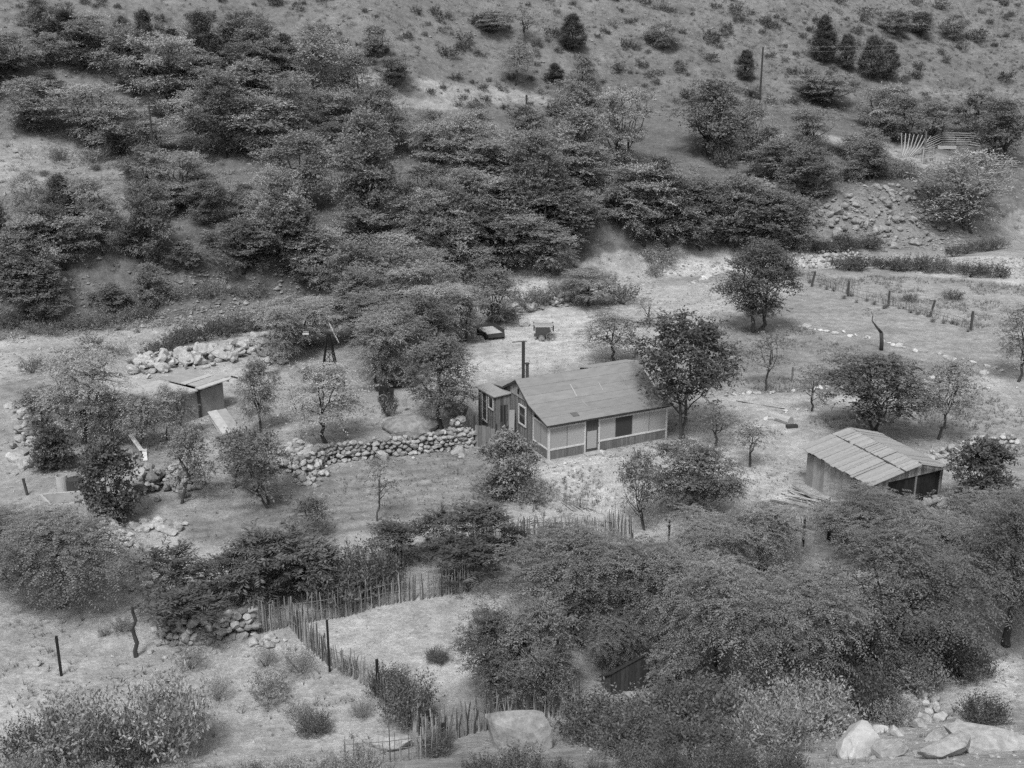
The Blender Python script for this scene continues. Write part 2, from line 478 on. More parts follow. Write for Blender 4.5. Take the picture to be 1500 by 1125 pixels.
def stone_wall(name, label, px, height, thick, size, seed, cat='stone wall', m='stone', T=R2, taper=.3, loose=0.25):
    r = np.random.default_rng(seed)
    base = np.array([P(*q) for q in px])
    cen = base.mean(0)
    line = resample(base[:, :2], size * .78)
    d = np.gradient(line, axis=0); d /= np.linalg.norm(d, axis=1)[:, None] + 1e-9
    nr = np.stack([-d[:, 1], d[:, 0]], 1)
    a = Acc()
    rows = max(1, int(round(height / (size * .62))))
    depth = max(1, int(round(thick / (size * .85))))
    for k in range(rows):
        f = k / max(1, rows - 1) if rows > 1 else 0
        for j in range(depth):
            off = ((j + .5) / depth - .5) * thick * (1 - taper * f)
            for i in range(len(line)):
                if k == rows - 1 and r.random() < .35: continue
                q = line[i] + nr[i] * (off + r.normal() * size * .10) + d[i] * (r.normal() * size * .16 + (k % 2) * size * .4)
                zz = Hs(q[0], q[1]) if k == 0 or True else 0
                # stones sit on the lower side's ground
                z0 = zz if k == 0 else min(zz, Hs(*(line[i] - nr[i] * thick * .8)))
                put_rock(a, [q[0] - cen[0], q[1] - cen[1], z0 + size * .3 + k * size * .62 + r.normal() * size * .08 - cen[2]],
                         size * r.uniform(.75, 1.35), r, T)
    for i in range(int(len(line) * loose)):
        k = r.integers(len(line)); q = line[k] + nr[k] * r.choice([-1, -1, 1]) * (thick * .5 + abs(r.normal()) * size * 1.3)
        put_rock(a, [q[0] - cen[0], q[1] - cen[1], Hs(*q) - cen[2] + .04], size * r.uniform(.35, .9), r, T)
    o = link(name, a.mesh(name, M[m]), None, cen)
    return tag(o, label, cat)

def stone_heap(name, label, pts_px, width, height, size, seed, n, cat='stone bank', m='stone', T=R2):
    r = np.random.default_rng(seed)
    base = np.array([P(*q) for q in pts_px]); cen = base.mean(0)
    line = resample(base[:, :2], .1)
    d = np.gradient(line, axis=0); d /= np.linalg.norm(d, axis=1)[:, None] + 1e-9
    a = Acc()
    for _ in range(n):
        k = r.integers(len(line)); f = np.clip(r.normal() * .42, -1, 1)
        q = line[k] + np.array([-d[k, 1], d[k, 0]]) * f * width / 2 + r.normal(size=2) * .15
        h = height * (1 - f * f) * r.uniform(.1, 1) * (.5 + vn(q[0] * .4, q[1] * .4))
        sz = size * np.clip(r.lognormal(0, .38), .4, 2.2)
        put_rock(a, [q[0] - cen[0], q[1] - cen[1], Hs(*q) - cen[2] + h + sz * .05], sz, r, T)
    o = link('rubble', a.mesh('rubble', M[m]), None, cen)
    return tag(o, kind='stuff')

_stone_me = []; _border_me = []
def stone_meshes():
    for V, F in R2:
        a = Acc(); a.add(V * .5, F, RNG.uniform(.4, .95)); _stone_me.append(a.mesh('loose_stone', M['pale_stone']))
    for V, F in R2:
        a = Acc(); a.add(V * .5, F, RNG.uniform(.3, .9)); _border_me.append(a.mesh('border_stone', M['border_stone']))
    return _stone_me

def boulder(p, w, d, h, label, seed, rz=None, group=None, m='boulder', sink=.2, name='boulder', blocky=0):
    r = np.random.default_rng(seed)
    V, F = R3[seed % len(R3)]
    V = V @ rand_rot(r).T
    if blocky < 0: V = nrmz(V); V = V * (1 + .12 * np.sin(V[:, :1] * 3 + 1) + .06 * np.sin(V[:, 1:2] * 5))
    elif blocky: V = np.sign(V) * np.abs(V) ** blocky
    V = V / (V.max(0) - V.min(0))
    V = V - np.array([(V[:, 0].max() + V[:, 0].min()) / 2, (V[:, 1].max() + V[:, 1].min()) / 2, V[:, 2].min()])
    V = V * np.array([w, d, h * (1 + sink)]) - np.array([0, 0, h * sink])
    a = Acc(); a.add(V, F, r.uniform(.4, .7))
    o = link(name, a.mesh(name, M[m]), None, p)
    if rz: o.rotation_euler.z = rz
    return tag(o, label, 'boulder', group)

# ------------------------------------------------------------------ vegetation
def nrmz(v): return v / (np.linalg.norm(v, axis=-1, keepdims=True) + 1e-9)

def sprays(a, r, O, D, L, n, ll, lw, droop, jit, tone, up=.75, s0=.2):
    """leaflets set along N drooping twigs starting at O, heading D"""
    N = len(O); s = np.linspace(s0, 1, n)[None, :, None]
    L = np.broadcast_to(np.asarray(L, float), (N,))[:, None, None]
    z = np.array([0, 0, 1.0])
    pos = O[:, None] + D[:, None] * L * s - z * droop * L * s * s
    tan = nrmz(D[:, None] - z * 2 * droop * s + 0 * pos)
    side = nrmz(np.cross(tan, z) + 1e-4)
    sg = np.where(np.arange(n) % 2, 1.0, -1.0)[None, :, None]
    ld = nrmz(tan * .55 + side * sg * .85 + jit * r.normal(size=pos.shape))
    nv = nrmz(z * up + jit * r.normal(size=pos.shape) + .001)
    w = nrmz(np.cross(ld, nv))
    sz = r.uniform(.65, 1.3, (N, n, 1))
    b = pos; t = pos + ld * ll * sz; m = pos + ld * ll * sz * .5
    V = np.stack([b, m + w * lw * sz * .5, t, m - w * lw * sz * .5], 2).reshape(-1, 3)
    F = np.arange(len(V)).reshape(-1, 4)
    T = np.repeat(np.clip(np.repeat(tone, n) + r.normal(size=N * n) * .13, 0, 1), 4)
    a.add(V, F, T)

def curve(p0, p1, n, bend, r):
    p0 = np.asarray(p0, float); p1 = np.asarray(p1, float)
    t = np.linspace(0, 1, n)[:, None]
    L = np.linalg.norm(p1 - p0)
    off = r.normal(size=3) * bend * L; off[2] = abs(off[2]) * .6 + bend * L * .3
    q = p0 + (p1 - p0) * t + off * (4 * t * (1 - t))
    q[1:-1] += r.normal(size=(n - 2, 3)) * L * .02
    return q

def tree_proto(seed, Ht=5.0, R=2.5, cb=.3, shape='dome', ncl=70, ns=14, nl=10, cl=.75, ll=.16, lw=.06, droop=.35, jit=.35,
               cr=.35, stems=1, limbs=6, trunk=.13, lean=.06, leaf='leaf', flat=.5, el=.15, lobes=.28, shell=.55, lay=0, up=.75, bare=0.0, name='tree'):
    r = np.random.default_rng(seed)
    zb = Ht * cb; hc = Ht - zb
    ph = r.uniform(0, 6.28, 4); cs = []
    tries = 0
    while len(cs) < ncl and tries < ncl * 40:
        tries += 1
        u = r.random() ** .8
        if lay: u = (np.floor(u * lay) + .5 + r.normal() * .11) / lay
        u = min(max(u, .02), .98)
        if shape == 'dome': pr = math.sqrt(max(0, 1 - (max(0, u - .35) / .65) ** 2)) * (1 if u > .35 else .62 + .38 * u / .35)
        elif shape == 'umbrella': pr = .35 + .65 * min(1, u / .55) if u < .7 else math.sqrt(max(.02, 1 - ((u - .7) / .34) ** 2))
        elif shape == 'cone': pr = (1 - u) ** .75 * (1 if u > .15 else .7 + 2 * u)
        elif shape == 'egg': pr = math.sin(PI * min(1, (u * .9 + .1)) ** .8) ** .7
        else: pr = math.sqrt(max(.02, 1 - (2 * u - 1) ** 2))
        an = r.uniform(0, 2 * PI)
        lob = 1 + lobes * (math.sin(2 * an + ph[0] + 3 * u) * .5 + math.sin(3 * an + ph[1] - 4 * u) * .5)
        rr = R * .92 * pr * lob * (shell + (1 - shell) * r.random()) ** 1 * (r.random() ** .35)
        p = np.array([rr * math.cos(an), rr * math.sin(an), zb + u * hc * .95])
        if len(cs) and min(np.linalg.norm((p - q) * [1, 1, 1.5]) for q in cs) < R * cr * .42: continue
        cs.append(p)
    cs = np.array(cs); lx = r.normal(size=2) * lean * Ht
    cs[:, 0] += lx[0] * .6; cs[:, 1] += lx[1] * .6
    # wood
    w = Acc()
    K = min(limbs * stems, len(cs)); seeds = cs[r.choice(len(cs), K, replace=False)]
    paths = []
    for k in range(stems):
        an = 2 * PI * k / stems + r.uniform(0, 1)
        b0 = np.array([math.cos(an), math.sin(an), 0]) * (trunk * 1.3 if stems > 1 else 0) + np.array([0, 0, -.25])
        tp = np.array([lx[0] * .5, lx[1] * .5, zb * (.9 if cb > .15 else 1.0) + hc * .18]) + np.array([math.cos(an), math.sin(an), 0]) * (R * .18 if stems > 1 else 0)
        tr = curve(b0, tp, 7, .05, r)
        rad = trunk / (stems ** .4) * np.linspace(1.15, .62, 7); rad[0] *= 1.25
        w.tube(tr, rad, 7, r.uniform(.3, .7))
        top = curve(tp, tp + np.array([r.normal() * R * .2, r.normal() * R * .2, hc * .55]), 5, .08, r)
        w.tube(top, rad[-1] * np.linspace(1, .25, 5), 5, .5)
        paths += [top]
        for sd in seeds[k::stems]:
            j = r.uniform(.62, 1.0); st = tr[int(j * 6)]
            q = curve(st, sd * [1, 1, 1] - [0, 0, .05 * hc], 7, .1, r)
            w.tube(q, trunk * .48 / (stems ** .3) * np.linspace(1, .22, 7), 5, r.uniform(.3, .7))
            paths.append(q)
    allp = np.concatenate(paths)
    for p in cs:
        dd = np.linalg.norm(allp - p, axis=1) + .6 * np.maximum(0, allp[:, 2] - p[2])
        q = curve(allp[np.argmin(dd)], p, 4, .08, r)
        w.tube(q, trunk * .16 * np.linspace(1, .3, 4) + .006, 3, .5, cap=False)
    # foliage
    a = Acc()
    keep = cs[r.random(len(cs)) >= bare]
    n = len(keep)
    ax = np.array([lx[0] * .5, lx[1] * .5, zb + hc * .35])
    out = nrmz(keep - ax)
    O = np.repeat(keep, ns, 0) + r.normal(size=(n * ns, 3)) * np.array([1, 1, flat]) * cl * .38
    az = r.uniform(0, 2 * PI, n * ns); e = r.normal(size=n * ns) * (.26 if lay else .38) + el
    D = np.stack([np.cos(az) * np.cos(e), np.sin(az) * np.cos(e), np.sin(e)], 1)
    D = nrmz(D + np.repeat(out, ns, 0) * .55)
    tone = np.repeat(r.uniform(.3, .72, n), ns)
    sprays(a, r, O, D, cl * r.uniform(.6, 1.25, n * ns), nl, ll, lw, droop, jit, tone, up)
    return dict(w=w.mesh(name + '_trunk', M['bark'], True), c=a.mesh(name + '_crown', M[leaf]), H=Ht, R=R)

def bush_proto(seed, R=.7, Ht=.8, n=120, nl=9, ll=.07, lw=.02, leaf='leaf_mid', el=.9, droop=.1, jit=.4, lobes=5, name='bush', up=.5, core=.7):
    """many stems from one root, leafy from near the ground to the top"""
    r = np.random.default_rng(seed); a = Acc()
    az = r.uniform(0, 2 * PI, n); rad = np.sqrt(r.random(n)) * R * core
    hh = Ht * (1 - .55 * (rad / R) ** 2) * r.uniform(.15, .95, n)
    lob = 1 + .25 * np.sin(lobes * az + r.uniform(0, 6))
    O = np.stack([np.cos(az) * rad * lob, np.sin(az) * rad * lob, hh * .55], 1)
    e = r.normal(size=n) * .35 + el
    D = nrmz(np.stack([np.cos(az) * np.cos(e), np.sin(az) * np.cos(e), np.sin(e)], 1) + r.normal(size=(n, 3)) * .25)
    L = R * .55 * r.uniform(.6, 1.3, n)
    sprays(a, r, O, D, L, nl, ll, lw, droop, jit, r.uniform(.25, .75, n), up, .05)
    k = min(14, n // 8)
    for i in range(k):
        a.tube([[0, 0, -.06], O[i] * [.5, .5, .6], O[i] + D[i] * L[i] * .5], [.018 * Ht + .004, .012 * Ht + .003, .004], 3, .2, cap=False)
    return dict(w=None, c=a.mesh(name, M[leaf]), H=Ht, R=R)

PR = {}
def protos():
    mk = tree_proto
    # near trees with long drooping compound leaves in layers
    PR['fnear'] = [mk(11 + i, 4.8, 2.7, .36, ('umbrella', 'dome', 'umbrella', 'dome')[i], 66, 27, 16, .95, .115, .046, .42, .19, .35, 1, 8, .15, .07, 'leaf_mid', .16, .02, lobes=.38, lay=4 + i % 2, up=.95, name='feather_tree') for i in range(4)]
    PR['fdark'] = [mk(31 + i, 4.4, 2.3, .28, 'dome', 64, 26, 12, .60, .115, .05, .30, .34, .34, 1, 6, .13, .08, 'leaf_mid', .32, .15, lobes=.36, up=.85, name='walnut_tree') for i in range(3)]
    # middle distance
    PR['fmid'] = [mk(51 + i, 5.0, 2.8, .24, ('umbrella', 'dome')[i % 2], 72, 26, 12, .80, .14, .052, .36, .24, .33, 1 + i % 2, 6, .14, .08, 'leaf', .2, .06, lobes=.34, lay=4 + i % 2, up=.95, name='feather_tree') for i in range(4)]
    PR['rmid'] = [mk(71 + i, 5.0, 2.5, .22, 'dome', 66, 26, 9, .58, .135, .062, .22, .38, .34, 1 + i % 2, 6, .14, .05, 'leaf_mid', .4, .2, lobes=.34, up=.85, name='leafy_tree') for i in range(4)]
    PR['oak'] = [mk(91 + i, 5.6, 2.6, .24, 'round', 120, 28, 7, .52, .12, .07, .10, .5, .26, 2, 6, .15, .03, 'leaf_dark', .7, .3, lobes=.14, shell=.6, name='oak_tree') for i in range(2)]
    PR['bigoak'] = [mk(95, 7.0, 2.8, .22, 'egg', 90, 30, 9, .60, .14, .065, .14, .5, .36, 1, 9, .2, .03, 'leaf', .6, .3, lobes=.3, shell=.6, name='oak_tree')]
    PR['juniper'] = [mk(101 + i, 5.2, 1.5, .06, 'egg', 110, 30, 8, .42, .11, .05, -.10, .4, .27, 1, 5, .14, .02, 'leaf_dark', .8, .75, lobes=.12, shell=.7, name='juniper_tree') for i in range(3)]
    PR['broad'] = [mk(111 + i, 3.6, 2.0, .10, 'dome', 80, 15, 8, .5, .16, .10, .28, .5, .33, 3, 4, .10, .05, 'leaf_dark', .5, .3, name='fig_tree') for i in range(2)]
    PR['gable'] = [mk(118, 3.6, 2.0, .08, 'dome', 70, 17, 8, .5, .17, .09, .32, .4, .35, 4, 3, .09, .04, 'leaf_mid', .45, .3, name='broad_leaf_bush')]
    PR['sparse'] = [mk(121 + i, 2.6, .9, .42, 'dome', 17, 9, 8, .42, .11, .05, .3, .45, .5, 1, 5, .05, .10, 'leaf_mid', .5, .2, bare=.12, name='sapling') for i in range(4)]
    PR['open'] = [mk(131 + i, 4.6, 2.0, .32, 'dome', 52, 18, 10, .62, .12, .052, .35, .4, .36, 1, 6, .085, .10, 'leaf', .4, .15, name='open_tree') for i in range(2)]
    PR['orchard'] = [mk(141 + i, 3.2, 1.7, .30, 'dome', 38, 15, 8, .52, .12, .065, .25, .45, .40, 1 + i % 2, 5, .075, .13, 'leaf_mid', .45, .15, lobes=.4, name='orchard_tree') for i in range(3)]
    PR['palmy'] = [mk(151 + i, 2.3, 1.1, .25, 'dome', 13, 17, 17, .78, .19, .055, .40, .16, .5, 4, 2, .05, .05, 'leaf_dark', .15, .45, name='sumac_bush') for i in range(3)]
    PR['willow'] = [mk(161 + i, 4.4, 2.3, .16, 'dome', 70, 16, 9, .75, .17, .05, .25, .35, .34, 3, 4, .09, .05, 'leaf', .6, .5, name='willow_tree') for i in range(3)]
    # far wood: same habits, larger leaf sprays
    PR['ffar'] = [mk(171 + i, 5.4, 2.7, .16, ('dome', 'round', 'umbrella', 'round', 'dome', 'egg')[i], 62, 26, 11, .72, .145, .058, .26, .32, .34, 1 + i % 3, 6, .15, .07, 'leaf', .42, .16, lobes=.36, lay=(0, 0, 4, 0, 5, 0)[i], up=.85, name='feather_tree') for i in range(6)]
    PR['rfar'] = [mk(191 + i, 5.2, 2.5, .14, ('dome', 'round')[i % 2], 66, 28, 9, .58, .14, .066, .2, .40, .33, 1 + i % 2, 6, .15, .06, 'leaf_mid', .5, .25, lobes=.34, up=.8, name='leafy_tree') for i in range(4)]
    b = bush_proto
    PR['bdark'] = [b(201 + i, .75, .75, 150, 8, .10, .04, 'leaf_dark', name='dark_bush') for i in range(4)]
    PR['bmid'] = [b(211 + i, .85, .85, 170, 9, .10, .035, 'leaf_mid', name='bush') for i in range(4)]
    PR['bgrey'] = [b(221 + i, .85, .8, 170, 9, .10, .035, 'leaf', name='bush') for i in range(3)]
    PR['bpale'] = [b(231 + i, .7, .65, 260, 9, .06, .016, 'leaf_pale', 1.0, -.05, .3, name='rabbitbrush') for i in range(4)]
    PR['bnear'] = [b(241 + i, 1.0, 1.0, 430, 12, .085, .034, 'leaf', .8, .05, .5, name='brush') for i in range(3)]
    PR['bneard'] = [b(251 + i, 1.0, 1.0, 430, 12, .085, .036, 'leaf_dark', .8, .05, .5, name='brush') for i in range(3)]
    PR['hill'] = [b(261 + i, .6, .55, 46, 7, .15, .06, 'leaf_dark' if i % 3 else 'leaf_mid', .8, name='hill_shrub') for i in range(6)]
    PR['weedy'] = [b(271 + i, .45, .95, 60, 9, .09, .02, 'leaf_mid', 1.25, .12, .3, name='weed', core=.4) for i in range(3)]

_cnt = {}
def plant(kind, px, py, w, h, label, cat='tree', name=None, group=None, i=None, p=None, rz=None):
    k = _cnt.get(kind, 0); _cnt[kind] = k + 1
    T = PR[kind][(k if i is None else i) % len(PR[kind])]
    if p is None: p = P(px, py)
    p = np.array(p, float)
    m = ppm(p)
    sx = w / m / 2 / T['R']; hz = up_px(p, h); sz = hz / T['H']
    rz = random.uniform(0, 2 * PI) if rz is None else rz
    nm = name or {'fnear': 'feather_leaved_tree', 'fmid': 'feather_leaved_tree', 'ffar': 'feather_leaved_tree', 'fdark': 'walnut_tree', 'rmid': 'leafy_tree', 'rfar': 'leafy_tree', 'oak': 'oak_tree', 'bigoak': 'oak_tree', 'juniper': 'juniper_tree', 'broad': 'fig_tree', 'sparse': 'sapling', 'open': 'open_crowned_tree', 'orchard': 'orchard_tree', 'palmy': 'sumac_bush', 'willow': 'willow_tree', 'bpale': 'rabbitbrush', 'hill': 'hill_shrub', 'weedy': 'weed'}.get(kind, 'bush')
    if T['w'] is None:
        o = link(nm, T['c'], None, p); tag(o, label, cat, group)
        o.scale = (sx, sx * random.uniform(.9, 1.1), sz); o.rotation_euler = (0, 0, rz)
    else:
        o = empty(nm, p, label, cat, group, rz)
        o.scale = (sx, sx * random.uniform(.9, 1.1), sz)
        link('trunk', T['w'], o); link('crown', T['c'], o)
    return o

TREES = [
 # kind, px, py (foot), width, height in photo pixels, label
 # --- lower right thicket
 ('fdark', 730, 1037, 148, 135, 'dark leafy tree standing over the stick fence just behind the big boulder'),
 ('fdark', 803, 1042, 150, 155, 'dark leafy tree rising at the far corner of the big boulder'),
 ('fnear', 850, 945, 225, 160, 'broad flat-topped feathery tree at the edge of the bare pen'),
 ('fnear', 963, 955, 180, 150, 'feathery tree beside the dark plank hut in the thicket'),
 ('fnear', 902, 985, 120, 88, 'feathery tree hanging over the roof edge of the dark plank hut'),
 ('fdark', 992, 1035, 90, 92, 'small dark tree just right of the dark plank hut'),
 ('fnear', 1040, 1012, 165, 185, 'pale feathery tree with a dark forked trunk in the middle of the thicket'),
 ('fnear', 1153, 1033, 215, 180, 'wide feathery tree above the brush and the pale square boulder'),
 ('fnear', 1307, 990, 215, 205, 'large dark-trunked feathery tree nearest the corner footpath'),
 ('fnear', 1475, 945, 200, 230, 'tall tree with a leaning dark trunk at the rim of the thicket'),
 ('fnear', 1120, 835, 150, 95, 'feathery tree with a bent dark trunk below the two steel posts'),
 ('fnear', 1030, 850, 140, 88, 'pale feathery tree in front of the young orchard trees'),
 ('fnear', 1395, 862, 150, 100, 'feathery tree below the stones of the plank shed'),
 ('fnear', 1300, 815, 180, 85, 'low grey feathery tree growing against the front of the plank shed'),
 ('fnear', 955, 866, 110, 62, 'small feathery tree beside the end of the stick fence'),
 ('fnear', 1440, 830, 160, 105, 'grey tree to the right of the stones by the plank shed'),
 ('bnear', 1225, 772, 90, 40, 'grey brush growing in front of the shed corner by the loose poles'),
 # --- lower left
 ('fnear', 85, 890, 215, 132, 'big feathery tree spreading below the concrete trough'),
 ('fnear', 10, 850, 130, 100, 'feathery tree half out of view below the concrete trough'),
 ('broad', 160, 768, 104, 122, 'dense dark broad-leaved tree shading the open barrel'),
 ('broad', 84, 688, 74, 62, 'dark broad-leaved tree behind the open barrel'),
 ('orchard', 265, 738, 90, 105, 'small dark tree on a thin trunk in front of the rubble heap'),
 ('orchard', 395, 742, 115, 105, 'two-stemmed orchard tree leaning at the edge of the ploughed garden'),
 ('orchard', 342, 715, 100, 80, 'dark orchard tree just below the tipped coop'),
 ('orchard', 443, 786, 78, 56, 'low dark bushy orchard tree alone in the ploughed garden'),
 ('sparse', 551, 764, 52, 92, 'thin bare-stemmed sapling alone in the ploughed garden'),
 ('open', 480, 648, 130, 120, 'airy tree with several stems at the end of the stone wall'),
 ('fdark', 382, 634, 72, 102, 'narrow dark tree beside the tipped coop'),
 ('open', 246, 645, 48, 78, 'slim airy tree in front of the mud shed'),
 ('open', 264, 643, 50, 72, 'second slim airy tree close to the mud shed wall'),
 ('fmid', 122, 650, 150, 140, 'large pale feathery tree between the plank hut and the mud shed'),
 ('fmid', 166, 650, 76, 74, 'feathery tree just left of the mud shed'),
 ('fmid', 70, 640, 80, 75, 'small tree below the low flat-roofed hut'),
 ('open', 205, 660, 80, 80, 'thin tree over the leaning white boards'),
 # --- yard trees
 ('fdark', 648, 628, 130, 130, 'rounded leafy tree growing out of the dry-stone wall'),
 ('fmid', 558, 573, 106, 112, 'dark feathery tree over the lumber pile'),
 ('fmid', 450, 506, 125, 72, 'feathery tree standing around the windmill tower'),
 ('fmid', 415, 532, 90, 85, 'feathery tree on two trunks behind the rusty drum'),
 ('fmid', 545, 514, 110, 85, 'feathery tree behind and right of the windmill wheel'),
 ('fmid', 575, 552, 125, 105, 'feathery tree just behind the dark one over the lumber pile'),
 ('rmid', 622, 524, 110, 90, 'leafy tree between the lumber pile and the flat wagon'),
 ('rmid', 532, 498, 125, 95, 'round leafy tree on the creek edge behind the windmill'),
 ('fmid', 644, 508, 108, 92, 'dark tree beside the flat wagon'),
 ('rmid', 590, 470, 140, 105, 'round leafy tree behind the windmill yard'),
 ('rmid', 725, 478, 85, 85, 'dark bushy tree beyond the flat wagon'),
 ('rmid', 682, 500, 64, 66, 'dark leafy tree close behind the flat wagon'),
 ('gable', 745, 727, 92, 92, 'rounded broad-leaved bush in front of the house gable', ),
 ('open', 903, 530, 110, 72, 'pale airy tree growing close behind the house roof'),
 ('broadtall', 1000, 642, 155, 180, 'dark leafy tree with two slim trunks at the house corner'),
 ('oak', 1108, 487, 134, 130, 'dense round dark tree with a double trunk beside the stone-edged road'),
 ('sparse', 950, 480, 44, 44, 'sparse little tree in the bare yard behind the house'),
 ('orchard', 945, 775, 78, 108, 'dark orchard tree below the porch near the stick fence'),
 ('fdark', 1003, 756, 158, 108, 'spreading orchard tree below the house porch'),
 ('sparse', 1048, 655, 75, 60, 'sparse little tree below the house corner tree'),
 ('sparse', 1096, 684, 66, 58, 'mushroom-shaped little orchard tree on the bare lot'),
 ('broadtall', 1278, 642, 165, 118, 'broad dense tree just behind the plank shed'),
 ('sparse', 1190, 602, 60, 72, 'leaning bare-stemmed tree beside the lower road'),
 ('open', 1374, 644, 105, 118, 'thin airy tree on the grass behind the plank shed'),
 ('sparse', 1120, 572, 62, 82, 'sparse slanting sapling in the grass between the roads'),
 ('open', 1490, 560, 90, 110, 'leafy tree at the far end of the stone-edged roads'),
 ('broad', 1433, 742, 110, 95, 'dark bushy tree beside the open front of the plank shed'),
 ('fmid', 862, 447, 95, 55, 'feathery tree on the creek edge behind the wagons'),
 # --- wood on the far bank, named ones
 ('bigoak', 537, 334, 140, 172, 'tallest dark oak-like tree standing out of the far wood'),
 ('rfar', 598, 326, 65, 62, 'small dark tree beside the tallest oak of the far wood'),
 ('ffar', 692, 203, 78, 55, 'pale tree below the telephone pole with two crossarms'),
 ('ffar', 640, 250, 95, 72, 'feathery tree behind the tallest oak of the far wood'),
 ('ffar', 700, 285, 130, 88, 'broad feathery tree in the middle of the far wood'),
 ('ffar', 775, 287, 150, 95, 'widest flat-topped feathery tree in the far wood'),
 ('ffar', 845, 292, 130, 85, 'dark-trunked feathery tree in the far wood under the hillside'),
 ('ffar', 740, 345, 110, 85, 'pale feathery tree on the lower edge of the far wood'),
 ('rfar', 966, 342, 105, 112, 'large rounded tree on a tall trunk above the creek bank'),
 ('rfar', 1012, 352, 105, 90, 'rounded tree above the creek bank beside the taller one'),
 ('rfar', 1072, 362, 100, 80, 'rounded dark tree at the foot of the rocky bank'),
 ('rfar', 1128, 366, 120, 82, 'low dark wide tree by the rocky bank'),
 ('ffar', 910, 320, 100, 75, 'feathery tree on the slope left of the creek bank trees'),
 ('rfar', 1037, 232, 135, 112, 'large dark-trunked tree on the terrace below the hillside'),
 ('ffar', 1097, 238, 75, 82, 'slender feathery tree beside the large terrace tree'),
 ('ffar', 1180, 214, 78, 58, 'feathery tree on the terrace left of the track'),
 ('rfar', 1180, 292, 105, 75, 'dark wide tree on the terrace above the rocky bank'),
 ('ffar', 1275, 187, 68, 60, 'feathery tree at the bend of the terrace track'),
 ('ffar', 1298, 203, 82, 80, 'feathery tree with bare lower trunks by the corral'),
 ('ffar', 1325, 210, 80, 68, 'feathery tree over the leaning corral poles'),
 ('rfar', 1365, 205, 75, 55, 'dark tree growing inside the corral'),
 ('rfar', 1425, 205, 85, 68, 'dark dense tree behind the corral rails'),
 ('rfar', 1465, 238, 110, 90, 'dark tree on slim trunks right of the corral'),
 ('willow', 1420, 338, 150, 112, 'big drooping bushy tree below the corral'),
 ('ffar', 1250, 235, 60, 40, 'low bushy tree below the terrace track'),
 ('juniper', 1204, 92, 42, 68, 'tallest dark upright juniper on the hillside'),
 ('juniper', 1240, 102, 36, 52, 'upright juniper between the tallest one and the pair'),
 ('juniper', 1275, 117, 46, 64, 'broad juniper of the pair on the hillside'),
 ('juniper', 1299, 117, 38, 54, 'narrow juniper of the pair on the hillside'),
 ('juniper', 1093, 117, 32, 44, 'lone juniper just left of the tall bare pole'),
 ('juniper', 838, 73, 46, 52, 'round dense juniper alone high on the bare hillside'),
 ('juniper', 812, 121, 30, 28, 'small round juniper below the lone dense one'),
 ('rfar', 1312, 52, 58, 36, 'dark low tree high on the hillside above the junipers'),
 ('rfar', 1347, 52, 52, 34, 'second dark low tree high on the hillside above the junipers'),
 ('ffar', 1397, 58, 50, 38, 'pale small tree high on the hillside beyond the junipers'),
 ('ffar', 1205, 155, 100, 48, 'long low pale feathery tree below the junipers'),
 ('ffar', 970, 73, 66, 40, 'low spreading tree high on the hillside'),
 ('open', 754, 125, 58, 60, 'small open tree on the bare hillside above the telephone pole'),
 ('sparse', 768, 64, 52, 52, 'sparse tree near the hilltop with a dark foot'),
 ('ffar', 720, 48, 66, 34, 'grey low tree near the hilltop'),
 ('ffar', 853, 128, 56, 48, 'pale round tree beside the small juniper'),
 ('ffar', 829, 170, 72, 54, 'pale umbrella tree right of the telephone pole'),
 ('rfar', 870, 180, 64, 24, 'dark low clump right of the telephone pole'),
 ('ffar', 550, 87, 66, 50, 'umbrella tree on the bare hillside left of the open one'),
 ('ffar', 573, 127, 62, 46, 'umbrella tree beside the hill track'),
 ('ffar', 118, 102, 115, 72, 'wide feathery tree high in the upper wood'),
 ('juniper', 184, 86, 42, 62, 'dark upright juniper high in the upper wood'),
 ('juniper', 253, 73, 30, 34, 'small juniper at the start of the hill track'),
 ('ffar', 206, 108, 66, 44, 'dark tree right below the upright juniper of the wood'),
 ('ffar', 263, 128, 70, 48, 'dark tree below the start of the hill track'),
 ('ffar', 462, 112, 110, 80, 'pale tall tree standing beside the hill track'),
 ('rfar', 455, 118, 55, 36, 'dark bushy tree at the foot of the pale hill track tree'),
 ('ffar', 50, 193, 115, 78, 'dark layered tree above the pale clearing'),
 ('ffar', 128, 212, 130, 92, 'dark-trunked layered tree at the top of the pale clearing'),
 ('ffar', 173, 226, 108, 80, 'pale layered tree right of the clearing'),
 ('ffar', 320, 188, 110, 82, 'broad layered tree below the hill track'),
 ('ffar', 356, 158, 76, 52, 'rounded tree right below the hill track'),
 ('ffar', 382, 228, 140, 88, 'pale broad tree left of the tallest oak'),
 ('ffar', 440, 307, 140, 112, 'big pale rounded tree beside the tallest oak'),
 ('ffar', 265, 303, 100, 86, 'layered tree at the right end of the clearing'),
 ('ffar', 47, 327, 66, 74, 'thin dark-stemmed tree below the clearing'),
 ('juniper', 95, 350, 66, 92, 'dark upright tree below the clearing'),
 ('rfar', 150, 332, 56, 44, 'low dark tree beside the upright one below the clearing'),
 ('rfar', 300, 330, 76, 66, 'dark rounded tree below the layered clearing tree'),
 ('ffar', 470, 420, 120, 90, 'pale feathery tree on the bank above the windmill'),
]
